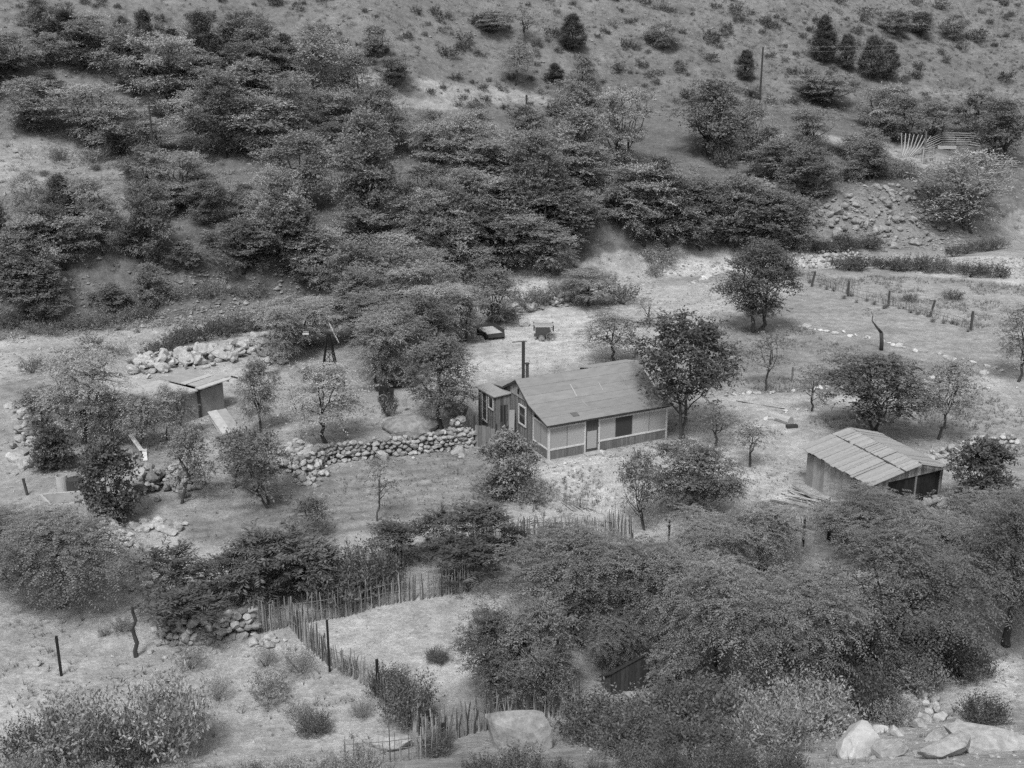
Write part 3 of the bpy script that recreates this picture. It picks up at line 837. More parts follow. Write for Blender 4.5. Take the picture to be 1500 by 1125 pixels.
FILL = [  # outline in the photo, count, kinds, size range px, label, group
 ([(585, 250), (650, 250), (690, 320), (760, 400), (690, 420), (610, 350)], 8, ('ffar', 'rfar', 'ffar'), (70, 95), 'tree of the wood right of the tallest oak', 'trees of the wood beside the tallest oak'),
 ([(-40, 60), (300, 80), (420, 110), (420, 140), (210, 150), (-40, 140)], 24, ('ffar', 'juniper', 'rfar', 'ffar'), (55, 85), 'feathery tree in the upper wood above the pale clearing', 'trees of the upper wood'),
 ([(200, 145), (420, 150), (560, 175), (650, 200), (600, 235), (400, 250), (210, 235)], 17, ('ffar', 'ffar', 'ffar', 'rfar'), (70, 105), 'layered tree in the far wood between the clearing and the bare hillside', 'trees of the far wood below the hillside'),
 ([(560, 190), (700, 215), (900, 220), (960, 250), (930, 310), (640, 300), (620, 250)], 10, ('ffar', 'ffar', 'rfar'), (70, 100), 'feathery tree in the dense far wood under the bare hillside', 'trees of the wood under the bare hillside'),
 ([(220, 270), (420, 290), (500, 340), (640, 340), (700, 360), (660, 430), (450, 430), (330, 400), (210, 340)], 22, ('ffar', 'rfar', 'ffar', 'rmid'), (70, 105), 'tree of the dense wood on the far bank above the windmill', 'trees of the wood above the windmill'),
 ([(-40, 350), (210, 345), (330, 400), (300, 405), (150, 400), (-40, 395)], 12, ('rfar', 'ffar', 'rfar'), (60, 90), 'dark tree at the top of the eroded creek bank', 'trees above the eroded bank'),
 ([(680, 330), (930, 310), (960, 350), (900, 395), (760, 415), (660, 420)], 13, ('ffar', 'rfar', 'ffar'), (70, 105), 'feathery tree in the lower wood behind the wagons', 'trees of the lower wood behind the wagons'),
 ([(960, 345), (1180, 355), (1170, 368), (960, 365)], 6, ('rfar',), (70, 95), 'dark tree in the row at the foot of the terrace', 'trees at the foot of the terrace'),
 ([(1120, 232), (1270, 245), (1290, 272), (1200, 285), (1110, 265)], 6, ('ffar', 'rfar'), (45, 75), 'low tree on the terrace between the large tree and the corral', 'low trees on the terrace'),
 ([(-40, 420), (60, 400), (190, 420), (220, 450), (60, 490)], 8, ('rfar', 'ffar', 'rfar'), (60, 90), 'bushy tree on the face of the eroded creek bank', 'trees on the eroded bank'),
 ([(500, 460), (640, 440), (700, 455), (620, 490), (520, 500)], 5, ('fmid', 'rmid'), (85, 115), 'feathery tree behind the windmill yard along the creek', 'trees behind the windmill yard'),
]
BUSHES = [
 ('palmy', 400, 880, 100, 100, 'palm-fronded sumac bush behind the corner of the stick fence', 'shrub'),
 ('palmy', 455, 878, 90, 80, 'palm-fronded sumac bush right of the fence corner'  , 'shrub'),
 ('palmy', 322, 880, 55, 60, 'small palm-fronded sumac bush over the stone wall end', 'shrub'),
 ('palmy', 360, 885, 80, 75, 'palm-fronded sumac bush above the low stone wall', 'shrub'),
 ('palmy', 435, 850, 80, 60, 'palm-fronded sumac bush at the garden edge behind the fence corner', 'shrub'),
 ('palmy', 265, 905, 90, 90, 'upright dark sumac bush on the end of the low stone wall', 'shrub'),
 ('palmy', 275, 935, 100, 70, 'leafy sumac bush leaning over the low stone wall', 'shrub'),
 ('palmy', 700, 830, 100, 85, 'dark palm-fronded bush at the head of the pen', 'shrub'),
 ('palmy', 640, 815, 60, 60, 'small palm-fronded bush behind the pen fence', 'shrub'),
 ('palmy', 585, 830, 75, 60, 'palm-fronded bush at the middle of the pen fence', 'shrub'),
 ('palmy', 690, 860, 80, 60, 'dark fronded bush hanging over the pen corner', 'shrub'),
 ('palmy', 755, 818, 55, 40, 'fronded bush beside the small stick fence', 'shrub'),
 ('bneard', 500, 885, 100, 80, 'dark leafy hedge bush on the pen fence beside the sumacs', 'shrub'),
 ('bneard', 545, 868, 90, 75, 'dark hedge bush in the middle of the pen fence', 'shrub'),
 ('bneard', 470, 868, 80, 70, 'dark hedge bush behind the bent fence corner', 'shrub'),
 ('bnear', 840, 818, 100, 36, 'grey leafy bush in front of the small stick fence', 'shrub'),
 ('bnear', 900, 838, 100, 40, 'grey leafy bush at the end of the small stick fence', 'shrub'),
 ('bnear', 245, 1105, 150, 118, 'big grey leafy bush in the near foreground', 'shrub'),
 ('bnear', 105, 1120, 130, 100, 'wide leafy bush in the near foreground corner', 'shrub'),
 ('bneard', 50, 1118, 90, 60, 'dark leafy bush in the near foreground corner', 'shrub'),
 ('bneard', 180, 1128, 100, 75, 'dark leafy bush between the two big foreground bushes', 'shrub'),
 ('bpale', 440, 985, 60, 34, 'palest rounded rabbitbrush by the bent stick fence', 'shrub'),
 ('bpale', 390, 975, 36, 28, 'pale rabbitbrush left of the roundest one', 'shrub'),
 ('bpale', 280, 980, 55, 36, 'pale rabbitbrush in front of the low stone wall', 'shrub'),
 ('bgrey', 395, 1025, 70, 42, 'grey brush on the front slope below the rabbitbrush', 'shrub'),
 ('bneard', 460, 1075, 50, 34, 'small dark bush on the front slope', 'shrub'),
 ('bgrey', 435, 1050, 45, 24, 'flat grey brush just above the small dark bush', 'shrub'),
 ('bpale', 320, 1025, 45, 40, 'pale brush beside the big foreground bush', 'shrub'),
 ('bpale', 530, 1050, 40, 28, 'pale brush next to the near stick fence', 'shrub'),
 ('bneard', 600, 1060, 80, 75, 'dark brush growing through the near stick fence', 'shrub'),
 ('bneard', 570, 1020, 60, 45, 'dark brush inside the near stick fence', 'shrub'),
 ('bmid', 510, 985, 34, 20, 'low weed clump by the fence post', 'shrub'),
 ('bmid', 178, 925, 36, 22, 'low bush on the path by the crooked stick', 'shrub'),
 ('bmid', 152, 932, 18, 14, 'tiny bush on the path by the crooked stick', 'shrub'),
 ('bneard', 640, 970, 34, 22, 'small bush alone in the bare pen', 'shrub'),
 ('bneard', 1260, 1045, 110, 75, 'rounded brush just above the pale foreground boulders', 'shrub'),
 ('bnear', 1190, 1075, 130, 85, 'grey brush between the upright boulder and the pale block', 'shrub'),
 ('bnear', 1130, 1100, 120, 80, 'grey brush beside the upright boulder', 'shrub'),
 ('bnear', 1330, 1005, 100, 60, 'grey brush at the edge of the corner footpath', 'shrub'),
 ('bneard', 1440, 1060, 70, 42, 'dark brush beside the corner footpath', 'shrub'),
 ('bneard', 1410, 990, 90, 60, 'dark brush under the leaning dark trunk', 'shrub'),
 ('bneard', 1240, 985, 120, 65, 'dark undergrowth under the large thicket tree', 'shrub'),
 ('bneard', 1370, 975, 110, 60, 'dark undergrowth beside the large thicket tree', 'shrub'),
 ('bneard', 885, 1082, 130, 60, 'undergrowth beside the big boulder', 'shrub'),
 ('bneard', 965, 1080, 130, 60, 'undergrowth below the dark plank hut', 'shrub'),
 ('bneard', 1030, 1075, 140, 75, 'undergrowth under the forked thicket tree', 'shrub'),
 ('bnear', 1110, 1050, 120, 65, 'grey undergrowth under the wide thicket tree', 'shrub'),
 ('bneard', 930, 1105, 130, 60, 'brush in front of the undergrowth by the big boulder', 'shrub'),
 ('bneard', 1020, 1125, 150, 60, 'brush in front of the forked thicket tree', 'shrub'),
 ('bnear', 1310, 1060, 70, 40, 'small grey brush among the foreground boulders', 'shrub'),
 ('bneard', 640, 1105, 50, 34, 'dark brush at the foot of the near fence', 'shrub'),
 ('bgrey', 200, 835, 50, 36, 'grey bush on the end of the curved stone wall', 'shrub'),
 ('bmid', 720, 725, 60, 30, 'low bush at the foot of the gable bush', 'shrub'),
 ('bmid', 780, 735, 60, 36, 'low bush beside the gable bush', 'shrub'),
 ('bdark', 570, 610, 30, 36, 'spiky dark bush by the rounded rock', 'shrub'),
 ('bdark', 912, 445, 50, 32, 'dark bush behind the wagons', 'shrub'),
 ('bmid', 770, 452, 60, 30, 'bush on the stones beyond the flat wagon', 'shrub'),
 ('bdark', 800, 447, 30, 22, 'small dark bush on the creek stones', 'shrub'),
 ('bdark', 735, 472, 60, 26, 'dark bush behind the flat wagon', 'shrub'),
 ('bdark', 1396, 438, 32, 16, 'dome-shaped dark bush on the pale flat', 'shrub'),
 ('bdark', 1333, 442, 24, 14, 'dark square-looking bush by the far fence', 'shrub'),
 ('bmid', 960, 405, 34, 26, 'bush on the creek gravel beyond the yard', 'shrub'),
 ('bmid', 965, 385, 60, 26, 'bush at the far side of the creek gravel', 'shrub'),
 ('bmid', 86, 236, 30, 22, 'bush in the pale clearing', 'shrub'),
 ('bgrey', 138, 238, 46, 26, 'wide grey bush in the pale clearing', 'shrub'),
 ('bdark', 142, 250, 16, 12, 'tiny dark bush in the pale clearing', 'shrub'),
 ('bdark', 65, 258, 14, 10, 'tiny dark bush low in the pale clearing', 'shrub'),
 ('bdark', 195, 262, 26, 20, 'dark bush at the end of the pale clearing', 'shrub'),
 ('bmid', 560, 520, 40, 22, 'bush beside the dark post in the yard', 'shrub'),
 ('bmid', 1165, 225, 46, 28, 'dark bush by the large terrace tree', 'shrub'),
 ('bdark', 1062, 245, 40, 34, 'dark cone-shaped bush under the large terrace tree', 'shrub'),
]
BUSH_ROWS = [  # photo polyline, count, kind, px size, label, group
 ([(200, 425), (260, 440), (330, 430), (390, 445), (450, 455)], 12, 'bmid', (20, 38), 'bush on the bare face of the eroded creek bank', 'bushes on the eroded bank'),
 ([(-10, 470), (60, 490), (140, 480), (230, 465)], 10, 'bmid', (24, 40), 'bush low on the eroded creek bank', 'bushes low on the eroded bank'),
 ([(1175, 412), (1250, 438), (1330, 458), (1420, 484)], 22, 'weedy', (9, 15), 'tall weed clump along the far brush fence', 'weeds along the brush fence'),
 ([(1110, 260), (1200, 262), (1290, 258), (1360, 262)], 16, 'bmid', (22, 40), 'bush on the terrace above the rocky bank', 'bushes on the terrace'),
 ([(1150, 225), (1230, 222), (1300, 240)], 8, 'bdark', (16, 28), 'small dark bush beside the terrace track', 'bushes beside the terrace track'),
 ([(20, 1150), (200, 1160), (420, 1150), (560, 1145)], 10, 'bnear', (40, 70), 'brush at the very front of the slope', 'brush at the very front'),
 ([(680, 1150), (900, 1150), (1060, 1145), (1180, 1150)], 9, 'bneard', (45, 75), 'brush at the very front below the big boulder', 'brush below the big boulder'),
 ([(215, 525), (250, 510), (300, 497), (345, 490), (385, 480), (420, 480)], 13, 'bdark', (34, 46), 'dark bush in the row behind the creek boulder bank', 'bushes behind the boulder bank'),
 ([(1195, 368), (1230, 368), (1285, 366)], 8, 'bdark', (24, 34), 'dark bush in the row at the foot of the rocky bank', 'bushes at the foot of the rocky bank'),
 ([(1215, 398), (1260, 392), (1330, 396), (1400, 398), (1470, 408)], 18, 'bdark', (26, 38), 'dark bush in the long row beside the pale creek gravel', 'bushes along the creek gravel'),
 ([(1390, 375), (1475, 365)], 5, 'bdark', (24, 34), 'dark bush on the shaded bank below the drooping tree', 'bushes on the shaded bank'),
 ([(40, 555), (60, 540), (130, 520), (190, 520)], 7, 'bmid', (26, 40), 'bush on the creek edge beside the boulder bank', 'bushes on the creek edge'),
 ([(780, 440), (830, 430), (900, 415)], 6, 'bmid', (26, 40), 'bush on the creek edge behind the wagons', 'bushes on the creek behind the wagons'),
]

def pip(px, x, y):
    return bool(inside(np.array(px, float), np.array([float(x)]), np.array([float(y)]))[0])

def vegetation():
    for t in TREES:
        kind = t[0]
        plant(kind, *t[1:5], t[5])
    for px, n, kinds, (s0, s1), label, grp in FILL:
        a = np.array(px, float); lo = a.min(0); hi = a.max(0); pts = []; tr = 0
        while len(pts) < n and tr < 4000:
            tr += 1; q = RNG.uniform(lo, hi)
            if not pip(px, *q): continue
            if pts and min(math.hypot(q[0] - k[0], (q[1] - k[1]) * 2) for k in pts) < s0 * .5: continue
            pts.append(q)
        for i, q in enumerate(pts):
            s = RNG.uniform(s0 * .8, s1 * 1.08)
            plant(kinds[i % len(kinds)], q[0], q[1], s * (.7 if kinds[i % len(kinds)] == 'juniper' else 1.12), s * RNG.choice([.72, .82, .95, 1.1, 1.3]), label, group=grp)
    for b in BUSHES:
        plant(b[0], *b[1:5], b[5], b[6])
    for px, n, kind, (s0, s1), label, grp in BUSH_ROWS:
        L = resample(np.array(px, float), 1.0)
        for k in range(n):
            q = L[int((k + .5) / n * (len(L) - 1))] + RNG.normal(size=2) * [3, 2]
            s = RNG.uniform(s0, s1)
            plant(kind, q[0], q[1], s, s * RNG.uniform(.55, .8), label, 'shrub', group=grp)
    # shrubs dotted over the bare hillside
    HILL = [
      ([(430, 0), (1000, 0), (1000, 165), (880, 190), (700, 165), (560, 135), (430, 80)], 140, 'dark low shrub dotted on the bare upper hillside', 'shrubs on the bare hillside'),
      ([(1000, 0), (1500, 0), (1500, 135), (1330, 150), (1130, 165), (1000, 165)], 125, 'dark low shrub on the hillside around the junipers', 'shrubs on the hillside around the junipers'),
      ([(-30, 0), (430, 0), (430, 90), (250, 70), (100, 110), (-30, 180)], 50, 'dark low shrub on the slope over the upper wood', 'shrubs over the upper wood'),
    ]
    for px, n, label, grp in HILL:
        a = np.array(px, float); lo = a.min(0); hi = a.max(0); k = 0; tr = 0
        while k < n and tr < 20000:
            tr += 1
            q = RNG.uniform(lo, hi)
            if not pip(px, *q) or vn(q[0] * .03, q[1] * .05 + 4) < .3 * RNG.random() + .12: continue
            s = np.clip(RNG.lognormal(2.5, .38), 7, 26)
            plant('hill', q[0], q[1], s * 1.15, s * .72, label, 'shrub', group=grp); k += 1
    # small growth nobody could count: merged clumps
    def clumps(name, regions, size, leafmat, n_spray, seed, ll, lw, el=.9):
        r = np.random.default_rng(seed); Os = []; Ls = []
        for px, n in regions:
            pl = poly(px); lo = pl.min(0); hi = pl.max(0)
            q = r.uniform(lo, hi, (n * 6, 2)); q = q[inside(pl, q[:, 0], q[:, 1])][:n]
            Os.append(q)
        q = np.concatenate(Os); n = len(q)
        s = size * np.clip(r.lognormal(0, .4, n), .4, 2.5)
        z = H(q[:, 0], q[:, 1])
        O = np.repeat(np.column_stack([q, z]), n_spray, 0); S = np.repeat(s, n_spray)
        az = r.uniform(0, 2 * PI, len(O)); e = r.normal(size=len(O)) * .3 + el
        O[:, 0] += np.cos(az) * S * .25; O[:, 1] += np.sin(az) * S * .25
        D = np.stack([np.cos(az) * np.cos(e), np.sin(az) * np.cos(e), np.sin(e)], 1)
        a = Acc()
        sprays(a, r, O, D, S, 6, ll, lw, .15, .4, np.repeat(r.uniform(.2, .8, n), n_spray), .6, .1)
        o = link(name, a.mesh(name, M[leafmat])); tag(o, kind='stuff'); return o
    clumps('undergrowth', [([(-60, 60), (560, 120), (960, 240), (1180, 250), (1180, 365), (960, 360), (760, 420), (450, 440), (200, 400), (-60, 400)], 2600), ([(-60, 390), (450, 400), (400, 475), (-60, 500)], 260), ([(1110, 150), (1500, 150), (1500, 350), (1400, 350), (1180, 280)], 420)], .5, 'leaf', 10, 5, .14, .055)
    clumps('hill_scrub', [([(-60, -60), (1560, -60), (1560, 150), (1000, 170), (560, 135), (-60, 80)], 2600), ([(1000, -60), (1560, -60), (1560, 150), (1000, 165)], 1300)], .46, 'leaf_dark', 9, 6, .13, .055)
    clumps('thicket_undergrowth', [([(690, 890), (1500, 800), (1500, 960), (1380, 1000), (1120, 1060), (860, 1120), (860, 1040)], 420)], .45, 'leaf_mid', 12, 7, .07, .03)

def tufts(name, regions, h, m, seed, blades=7, w=.012):
    r = np.random.default_rng(seed); Q = []
    for px, n in regions:
        pl = poly(px); lo = pl.min(0); hi = pl.max(0)
        q = r.uniform(lo, hi, (n * 8, 2)); q = q[inside(pl, q[:, 0], q[:, 1])]
        g = fbm(q[:, 0] * .5, q[:, 1] * .5, 3); q = q[g > .36 + .16 * r.random(len(q))][:n]
        Q.append(q)
    q = np.concatenate(Q); n = len(q)
    b = np.repeat(np.column_stack([q, H(q[:, 0], q[:, 1]) - .02]), blades, 0)
    N = len(b); az = r.uniform(0, 2 * PI, N); e = r.uniform(.7, 1.5, N); L = h * np.repeat(np.clip(r.lognormal(0, .4, n), .4, 2.2), blades) * r.uniform(.6, 1.2, N)
    D = np.stack([np.cos(az) * np.cos(e), np.sin(az) * np.cos(e), np.sin(e)], 1)
    S = np.stack([-np.sin(az), np.cos(az), 0 * az], 1) * (w * (.7 + .6 * r.random(N)))[:, None]
    b = b + D * [.06, .06, 0]
    V = np.stack([b - S, b + S, b + D * L[:, None]], 1).reshape(-1, 3)
    a = Acc(); a.add(V, np.arange(len(V)).reshape(-1, 3), np.repeat(np.repeat(r.uniform(.2, .85, n), blades), 3))
    o = link(name, a.mesh(name, M[m])); tag(o, kind='stuff')

def pebbles(name, regions, seed, m='stone'):
    r = np.random.default_rng(seed); Q = []; S = []
    for px, n, s in regions:
        pl = poly(px); lo = pl.min(0); hi = pl.max(0)
        q = r.uniform(lo, hi, (n * 8, 2)); q = q[inside(pl, q[:, 0], q[:, 1])][:n]
        Q.append(q); S.append(s * np.clip(r.lognormal(0, .55, len(q)), .3, 4))
    q = np.concatenate(Q); s = np.concatenate(S); n = len(q)
    oct_ = np.array([[1, 0, 0], [0, 1, 0], [-1, 0, 0], [0, -1, 0], [.3, .2, .7], [0, 0, -.5]])
    F = np.array([[0, 1, 4], [1, 2, 4], [2, 3, 4], [3, 0, 4], [1, 0, 5], [2, 1, 5], [3, 2, 5], [0, 3, 5]])
    an = r.uniform(0, 2 * PI, n); c = np.cos(an)[:, None]; k = np.sin(an)[:, None]
    V = oct_[None] * r.uniform(.6, 1.3, (n, 6, 1)) * np.stack([np.ones(n), r.uniform(.6, 1, n), r.uniform(.6, 1.1, n)], 1)[:, None] * s[:, None, None] * .5
    x = V[..., 0] * c - V[..., 1] * k; y = V[..., 0] * k + V[..., 1] * c
    V = np.stack([x + q[:, :1], y + q[:, 1:], V[..., 2] + H(q[:, 0], q[:, 1])[:, None] + .1 * s[:, None]], -1)
    FF = (F[None] + 6 * np.arange(n)[:, None, None]).reshape(-1, 3)
    a = Acc(); a.add(V.reshape(-1, 3), FF, np.repeat(r.uniform(.1, .95, n), 6))
    o = link(name, a.mesh(name, M[m])); tag(o, kind='stuff')

def ground_cover():
    tufts('dry_grass', [
        ([(-70, 880), (300, 930), (430, 950), (560, 1040), (640, 1190), (-70, 1190)], 520),
        ([(1160, 400), (1300, 405), (1560, 420), (1560, 500), (1400, 478), (1290, 440)], 2600),
        ([(1030, 480), (1180, 482), (1330, 525), (1440, 548), (1240, 575), (1060, 578), (1020, 560)], 1500),
        ([(1180, 620), (1330, 590), (1560, 568), (1560, 660), (1400, 680), (1300, 650)], 900),
        ([(-70, 205), (110, 205), (220, 240), (200, 300), (-70, 320)], 500),
        ([(1100, 1040), (1560, 960), (1560, 1190), (1080, 1190)], 700),
        ([(760, 690), (960, 690), (1000, 760), (930, 800), (760, 790)], 380),
        ([(430, 0), (1560, 0), (1560, 150), (1000, 170), (560, 135)], 3000),
        ], .26, 'grass', 21, 8, .014)
    tufts('field_weeds', [
        ([(258, 752), (470, 690), (705, 652), (790, 720), (720, 765), (430, 795), (270, 795)], 600),
        ([(1030, 480), (1180, 482), (1330, 525), (1440, 548), (1240, 575), (1060, 578), (1020, 560)], 2600),
        ([(1000, 590), (1180, 640), (1170, 740), (960, 780), (800, 690)], 900),
        ([(60, 600), (420, 560), (600, 600), (480, 660), (250, 700), (60, 760)], 1300),
        ([(-70, 880), (300, 930), (430, 950), (560, 1040), (640, 1190), (-70, 1190)], 380),
        ([(1180, 285), (1420, 290), (1400, 370), (1180, 362)], 500),
        ([(-70, 400), (450, 400), (400, 480), (-70, 500)], 700),
        ([(850, 400), (1170, 410), (1050, 490), (950, 450)], 500),
        ([(700, 480), (960, 440), (960, 530), (700, 560)], 160),
        ], .14, 'weed', 22, 7, .012)
    pebbles('gravel', [
        ([(-70, 830), (300, 930), (430, 920), (640, 1190), (-70, 1190)], 800, .07),
        ([(440, 915), (690, 866), (770, 890), (740, 990), (540, 985)], 500, .045),
        ([(-70, 500), (190, 470), (450, 455), (450, 500), (200, 545), (-70, 570)], 1400, .16),
        ([(940, 362), (1560, 378), (1560, 415), (1190, 392), (940, 410)], 1700, .17),
        ([(760, 410), (960, 395), (960, 430), (780, 455)], 700, .18),
        ([(-70, 590), (250, 560), (420, 560), (600, 600), (430, 720), (200, 760), (-70, 720)], 1500, .12),
        ([(690, 480), (960, 440), (990, 480), (760, 550)], 500, .06),
        ([(990, 580), (1190, 600), (1190, 760), (800, 790), (800, 690)], 900, .06),
        ([(258, 752), (470, 690), (705, 652), (790, 720), (430, 795)], 700, .06),
        ([(1080, 1040), (1500, 950), (1500, 1150), (1060, 1150)], 900, .1),
        ([(860, 960), (1300, 900), (1300, 1080), (860, 1120)], 400, .14),
        ([(140, 750), (270, 750), (330, 900), (200, 900), (130, 840)], 500, .09),
        ], 31)
    pebbles('hill_stones', [
        ([(1190, 280), (1420, 290), (1400, 368), (1180, 362)], 1300, .24),
        ([(-70, 390), (450, 400), (400, 470), (-70, 490)], 2600, .2),
        ([(-70, 60), (420, 90), (960, 240), (1180, 250), (1180, 360), (760, 400), (-70, 390)], 1600, .2),
        ([(430, -10), (1500, -10), (1500, 150), (1000, 170), (560, 135)], 2600, .17),
        ], 32, 'boulder')

# ------------------------------------------------------------------ built things
def planks(a, o, d, L, h0, h1, nrm, width=.22, th=.03, tone=(.2, .8), gap=.012, batten=0, r=None, zb=0.0, ragged=0.0, skip=()):
    """upright boards along d from o; top height runs through the function h0 or linearly h0 to h1"""
    r = r or RNG
    o = np.asarray(o, float); d = np.asarray(d, float); nrm = np.asarray(nrm, float); s = 0
    while s < L - .02:
        w = min(width * r.uniform(.8, 1.2), L - s)
        m = s + w / 2
        if not any(k0 < m < k1 for k0, k1 in skip):
            h = h0(m) if callable(h0) else h0 + (h1 - h0) * m / L
            h -= ragged * r.random()
            a.box(o + d * s + np.array([0, 0, zb]), d * (w - gap), nrm * th * r.uniform(.8, 1.2), np.array([0, 0, h - zb]), r.uniform(*tone))
            if batten:
                a.box(o + d * (s + w - gap / 2 - batten / 2) + nrm * th * 1.25 + np.array([0, 0, zb]), d * batten, nrm * .022, np.array([0, 0, h - zb - .01]), r.uniform(tone[0], tone[1]))
        s += w

def frame(a, o, d, w, h, nrm, t=.09, th=.05, tone=.6):
    o = np.asarray(o, float); d = np.asarray(d, float); nrm = np.asarray(nrm, float); z = np.array([0, 0, 1.0])
    a.box(o, d * w, nrm * th, z * t, tone); a.box(o + z * (h - t), d * w, nrm * th, z * t, tone)
    a.box(o + z * t, d * t, nrm * (th - .004), z * (h - 2 * t), tone); a.box(o + z * t + d * (w - t), d * t, nrm * (th - .004), z * (h - 2 * t), tone)

X = np.array([1.0, 0, 0]); Y = np.array([0, 1.0, 0]); Zv = np.array([0, 0, 1.0])

def house():
    O = flat(803.7, 672.4); O[2] = Hs(O[0] + 3, O[1] + 3) * 0
    rt = empty('farmhouse', O, 'weathered board farmhouse with a white-trimmed screened porch and dark roofing', 'house', rz=math.radians(26.4))
    L = 8.3
    prof = [(-.33, 2.23), (2.06, 2.80), (3.87, 3.89), (5.75, 2.90), (7.55, 2.62)]
    def rh(t): return float(np.interp(t, [p[0] for p in prof], [p[1] for p in prof]))
    # main walls
    a = Acc()
    planks(a, [0, 7.5, 0], -Y, 5.5, lambda m: rh(7.5 - m) - .06, 0, -X, .30, .03, (.15, .75), batten=.05, zb=-.3)
    planks(a, [L, 2, 0], Y, 5.5, lambda m: rh(2 + m) - .06, 0, X, .30, .03, (.15, .75), batten=.05, zb=-.3)
    planks(a, [L, 7.5, 0], -X, L, 2.56, 2.56, Y, .30, .03, (.15, .75), batten=.05, zb=-.3)
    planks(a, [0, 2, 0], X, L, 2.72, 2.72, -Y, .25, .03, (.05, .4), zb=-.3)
    a.box([.01, 2.01, -.3], X * (L - .02), Y * 5.48, Zv * 2.7, .3)
    link('wall', a.mesh('farmhouse_wall', M['wood']), rt)
    a = Acc()
    # rough upper gable boards are set a little proud
    planks(a, [-.06, 5.0, 2.75], -Y, 2.6, lambda m: max(.05, rh(5.0 - m) - 2.75 - .09), 0, -X, .16, .02, (.4, .9))
    link('gable_boards', a.mesh('gable_boards', M['greywood']), rt)
    a = Acc(); a.box([-.085, 3.75, 2.95], -X * .02, Y * .22, Zv * .34, .3); link('gable_vent', a.mesh('gable_vent', M['black']), rt)
    # gable window
    a = Acc(); frame(a, [-.05, 3.84, 1.06], -Y, 1.0, 1.30, -X, .10, .06, .6); w = link('window', a.mesh('window_frame', M['trim']), rt)
    a = Acc(); a.box([-.056, 3.74, 1.16], -Y * .8, -X * .02, Zv * 1.1, .5); link('pane', a.mesh('window_pane', M['glass']), w)
    a = Acc(); a.box([-.078, 3.74, 1.70], -Y * .8, -X * .014, Zv * .05, .5); link('sash_bar', a.mesh('sash_bar', M['wood']), w)
    # roof courses
    a = Acc(); x0 = -.3; x1 = 8.58
    runs = [(0, 1, [0, .36, .70, 1.03], .0), (1, 2, [0, .33, .66, 1.0], 0), (2, 3, [0, .5, 1.02], 0), (3, 4, [0, 1.0], 0)]
    r = np.random.default_rng(4)
    for i, j, cuts, _ in runs:
        p, q = np.array(prof[i]), np.array(prof[j])
        if i == 3: xa, xb = x0, x1
        sl = (q - p) / np.linalg.norm(q - p); nr = np.array([-sl[1], sl[0]])
        for c0, c1 in zip(cuts[:-1], cuts[1:]):
            s = x0
            up_lap = .022 if i < 2 else 0
            t0 = p + (q - p) * c0; t1 = p + (q - p) * min(c1, 1.0)
            while s < x1 - .01:
                e = min(x1, s + r.uniform(2.6, 4.2))
                if x1 - e < .8: e = x1
                tn = r.uniform(.42, .56)
                lift0 = nr * .022; lift1 = nr * .008
                V = []
                for xx in (s, e - .004):
                    for (b, lf) in ((t0, lift0), (t1, lift1)):
                        b1 = b + lf; b2 = b - nr * .02
                        V += [[xx, b1[0], b1[1]], [xx, b2[0], b2[1]]]
                a.add(V, [[0, 4, 6, 2], [1, 3, 7, 5], [0, 1, 5, 4], [2, 6, 7, 3], [0, 2, 3, 1], [4, 5, 7, 6]], tn)
                s = e
        # edge boards below
    ro = link('roof', a.mesh('farmhouse_roof', M['roofing']), rt)
    a = Acc()
    for k in range(4):
        p, q = prof[k], prof[k + 1]
        for xx in (-.26, 8.5): a.beam([xx, p[0], p[1] - .08], [xx, q[0], q[1] - .08], .04, .1, .3)
    a.beam([-.28, -.29, 2.15], [8.56, -.29, 2.15], .03, .06, .3)
    for k in range(12): a.beam([.1 + k * .74, -.25, 2.13], [.1 + k * .74, 2.0, 2.68], .05, .09, .3)
    link('rafter', a.mesh('rafters', M['darkwood']), ro)
    def on_roof(x, t, dx, dt, tone, nm, m):
        p = np.array([t, rh(t)]); q = np.array([t + dt, rh(t + dt)])
        sl = (q - p) / np.linalg.norm(q - p); nr = np.array([-sl[1], sl[0]]) * .048
        b = Acc(); a0 = p + nr; a1 = q + nr
        b.add([[x, a0[0], a0[1]], [x + dx, a0[0], a0[1]], [x + dx, a1[0], a1[1]], [x, a1[0], a1[1]],
               [x, a0[0], a0[1] - .03], [x + dx, a0[0], a0[1] - .03], [x + dx, a1[0], a1[1] - .03], [x, a1[0], a1[1] - .03]],
              [[0, 1, 2, 3], [4, 7, 6, 5], [0, 4, 5, 1], [1, 5, 6, 2], [2, 6, 7, 3], [3, 7, 4, 0]], tone)
        link(nm, b.mesh(nm, M[m]), ro)
    on_roof(1.72, .12, .42, .42, .02, 'roof_patch', 'roofing')
    on_roof(3.02, 2.12, .06, .85, .9, 'seam_strip', 'greywood')
    on_roof(3.1, .9, .04, .75, .7, 'seam_strip', 'greywood')
    on_roof(4.95, 2.2, .05, .6, .8, 'seam_strip', 'greywood')
    # shallower back roof over the far end
    a = Acc(); V = [[5.15, 3.95, 3.90], [8.75, 3.95, 3.90], [8.75, 5.75, 3.47], [5.15, 5.75, 3.47]]; V += [[x, y, z - .06] for x, y, z in V]
    a.add(V, [[0, 1, 2, 3], [4, 7, 6, 5], [0, 4, 5, 1], [1, 5, 6, 2], [2, 6, 7, 3], [3, 7, 4, 0]], .75)
    link('back_roof', a.mesh('back_roof', M['roofing']), rt)
    a = Acc(); planks(a, [8.45, 5.6, 0], -X, 3.2, 3.4, 3.4, Y, .3, .03, (.2, .7), zb=2.5); link('back_wall', a.mesh('back_addition_wall', M['wood']), rt)
    # lean-to on the gable side
    a = Acc()
    dk = (.1, .65)
    planks(a, [-1.1, 5.0, 0], X, 1.08, 2.58, 2.62, -Y, .26, .03, dk, batten=.05, zb=-.3)
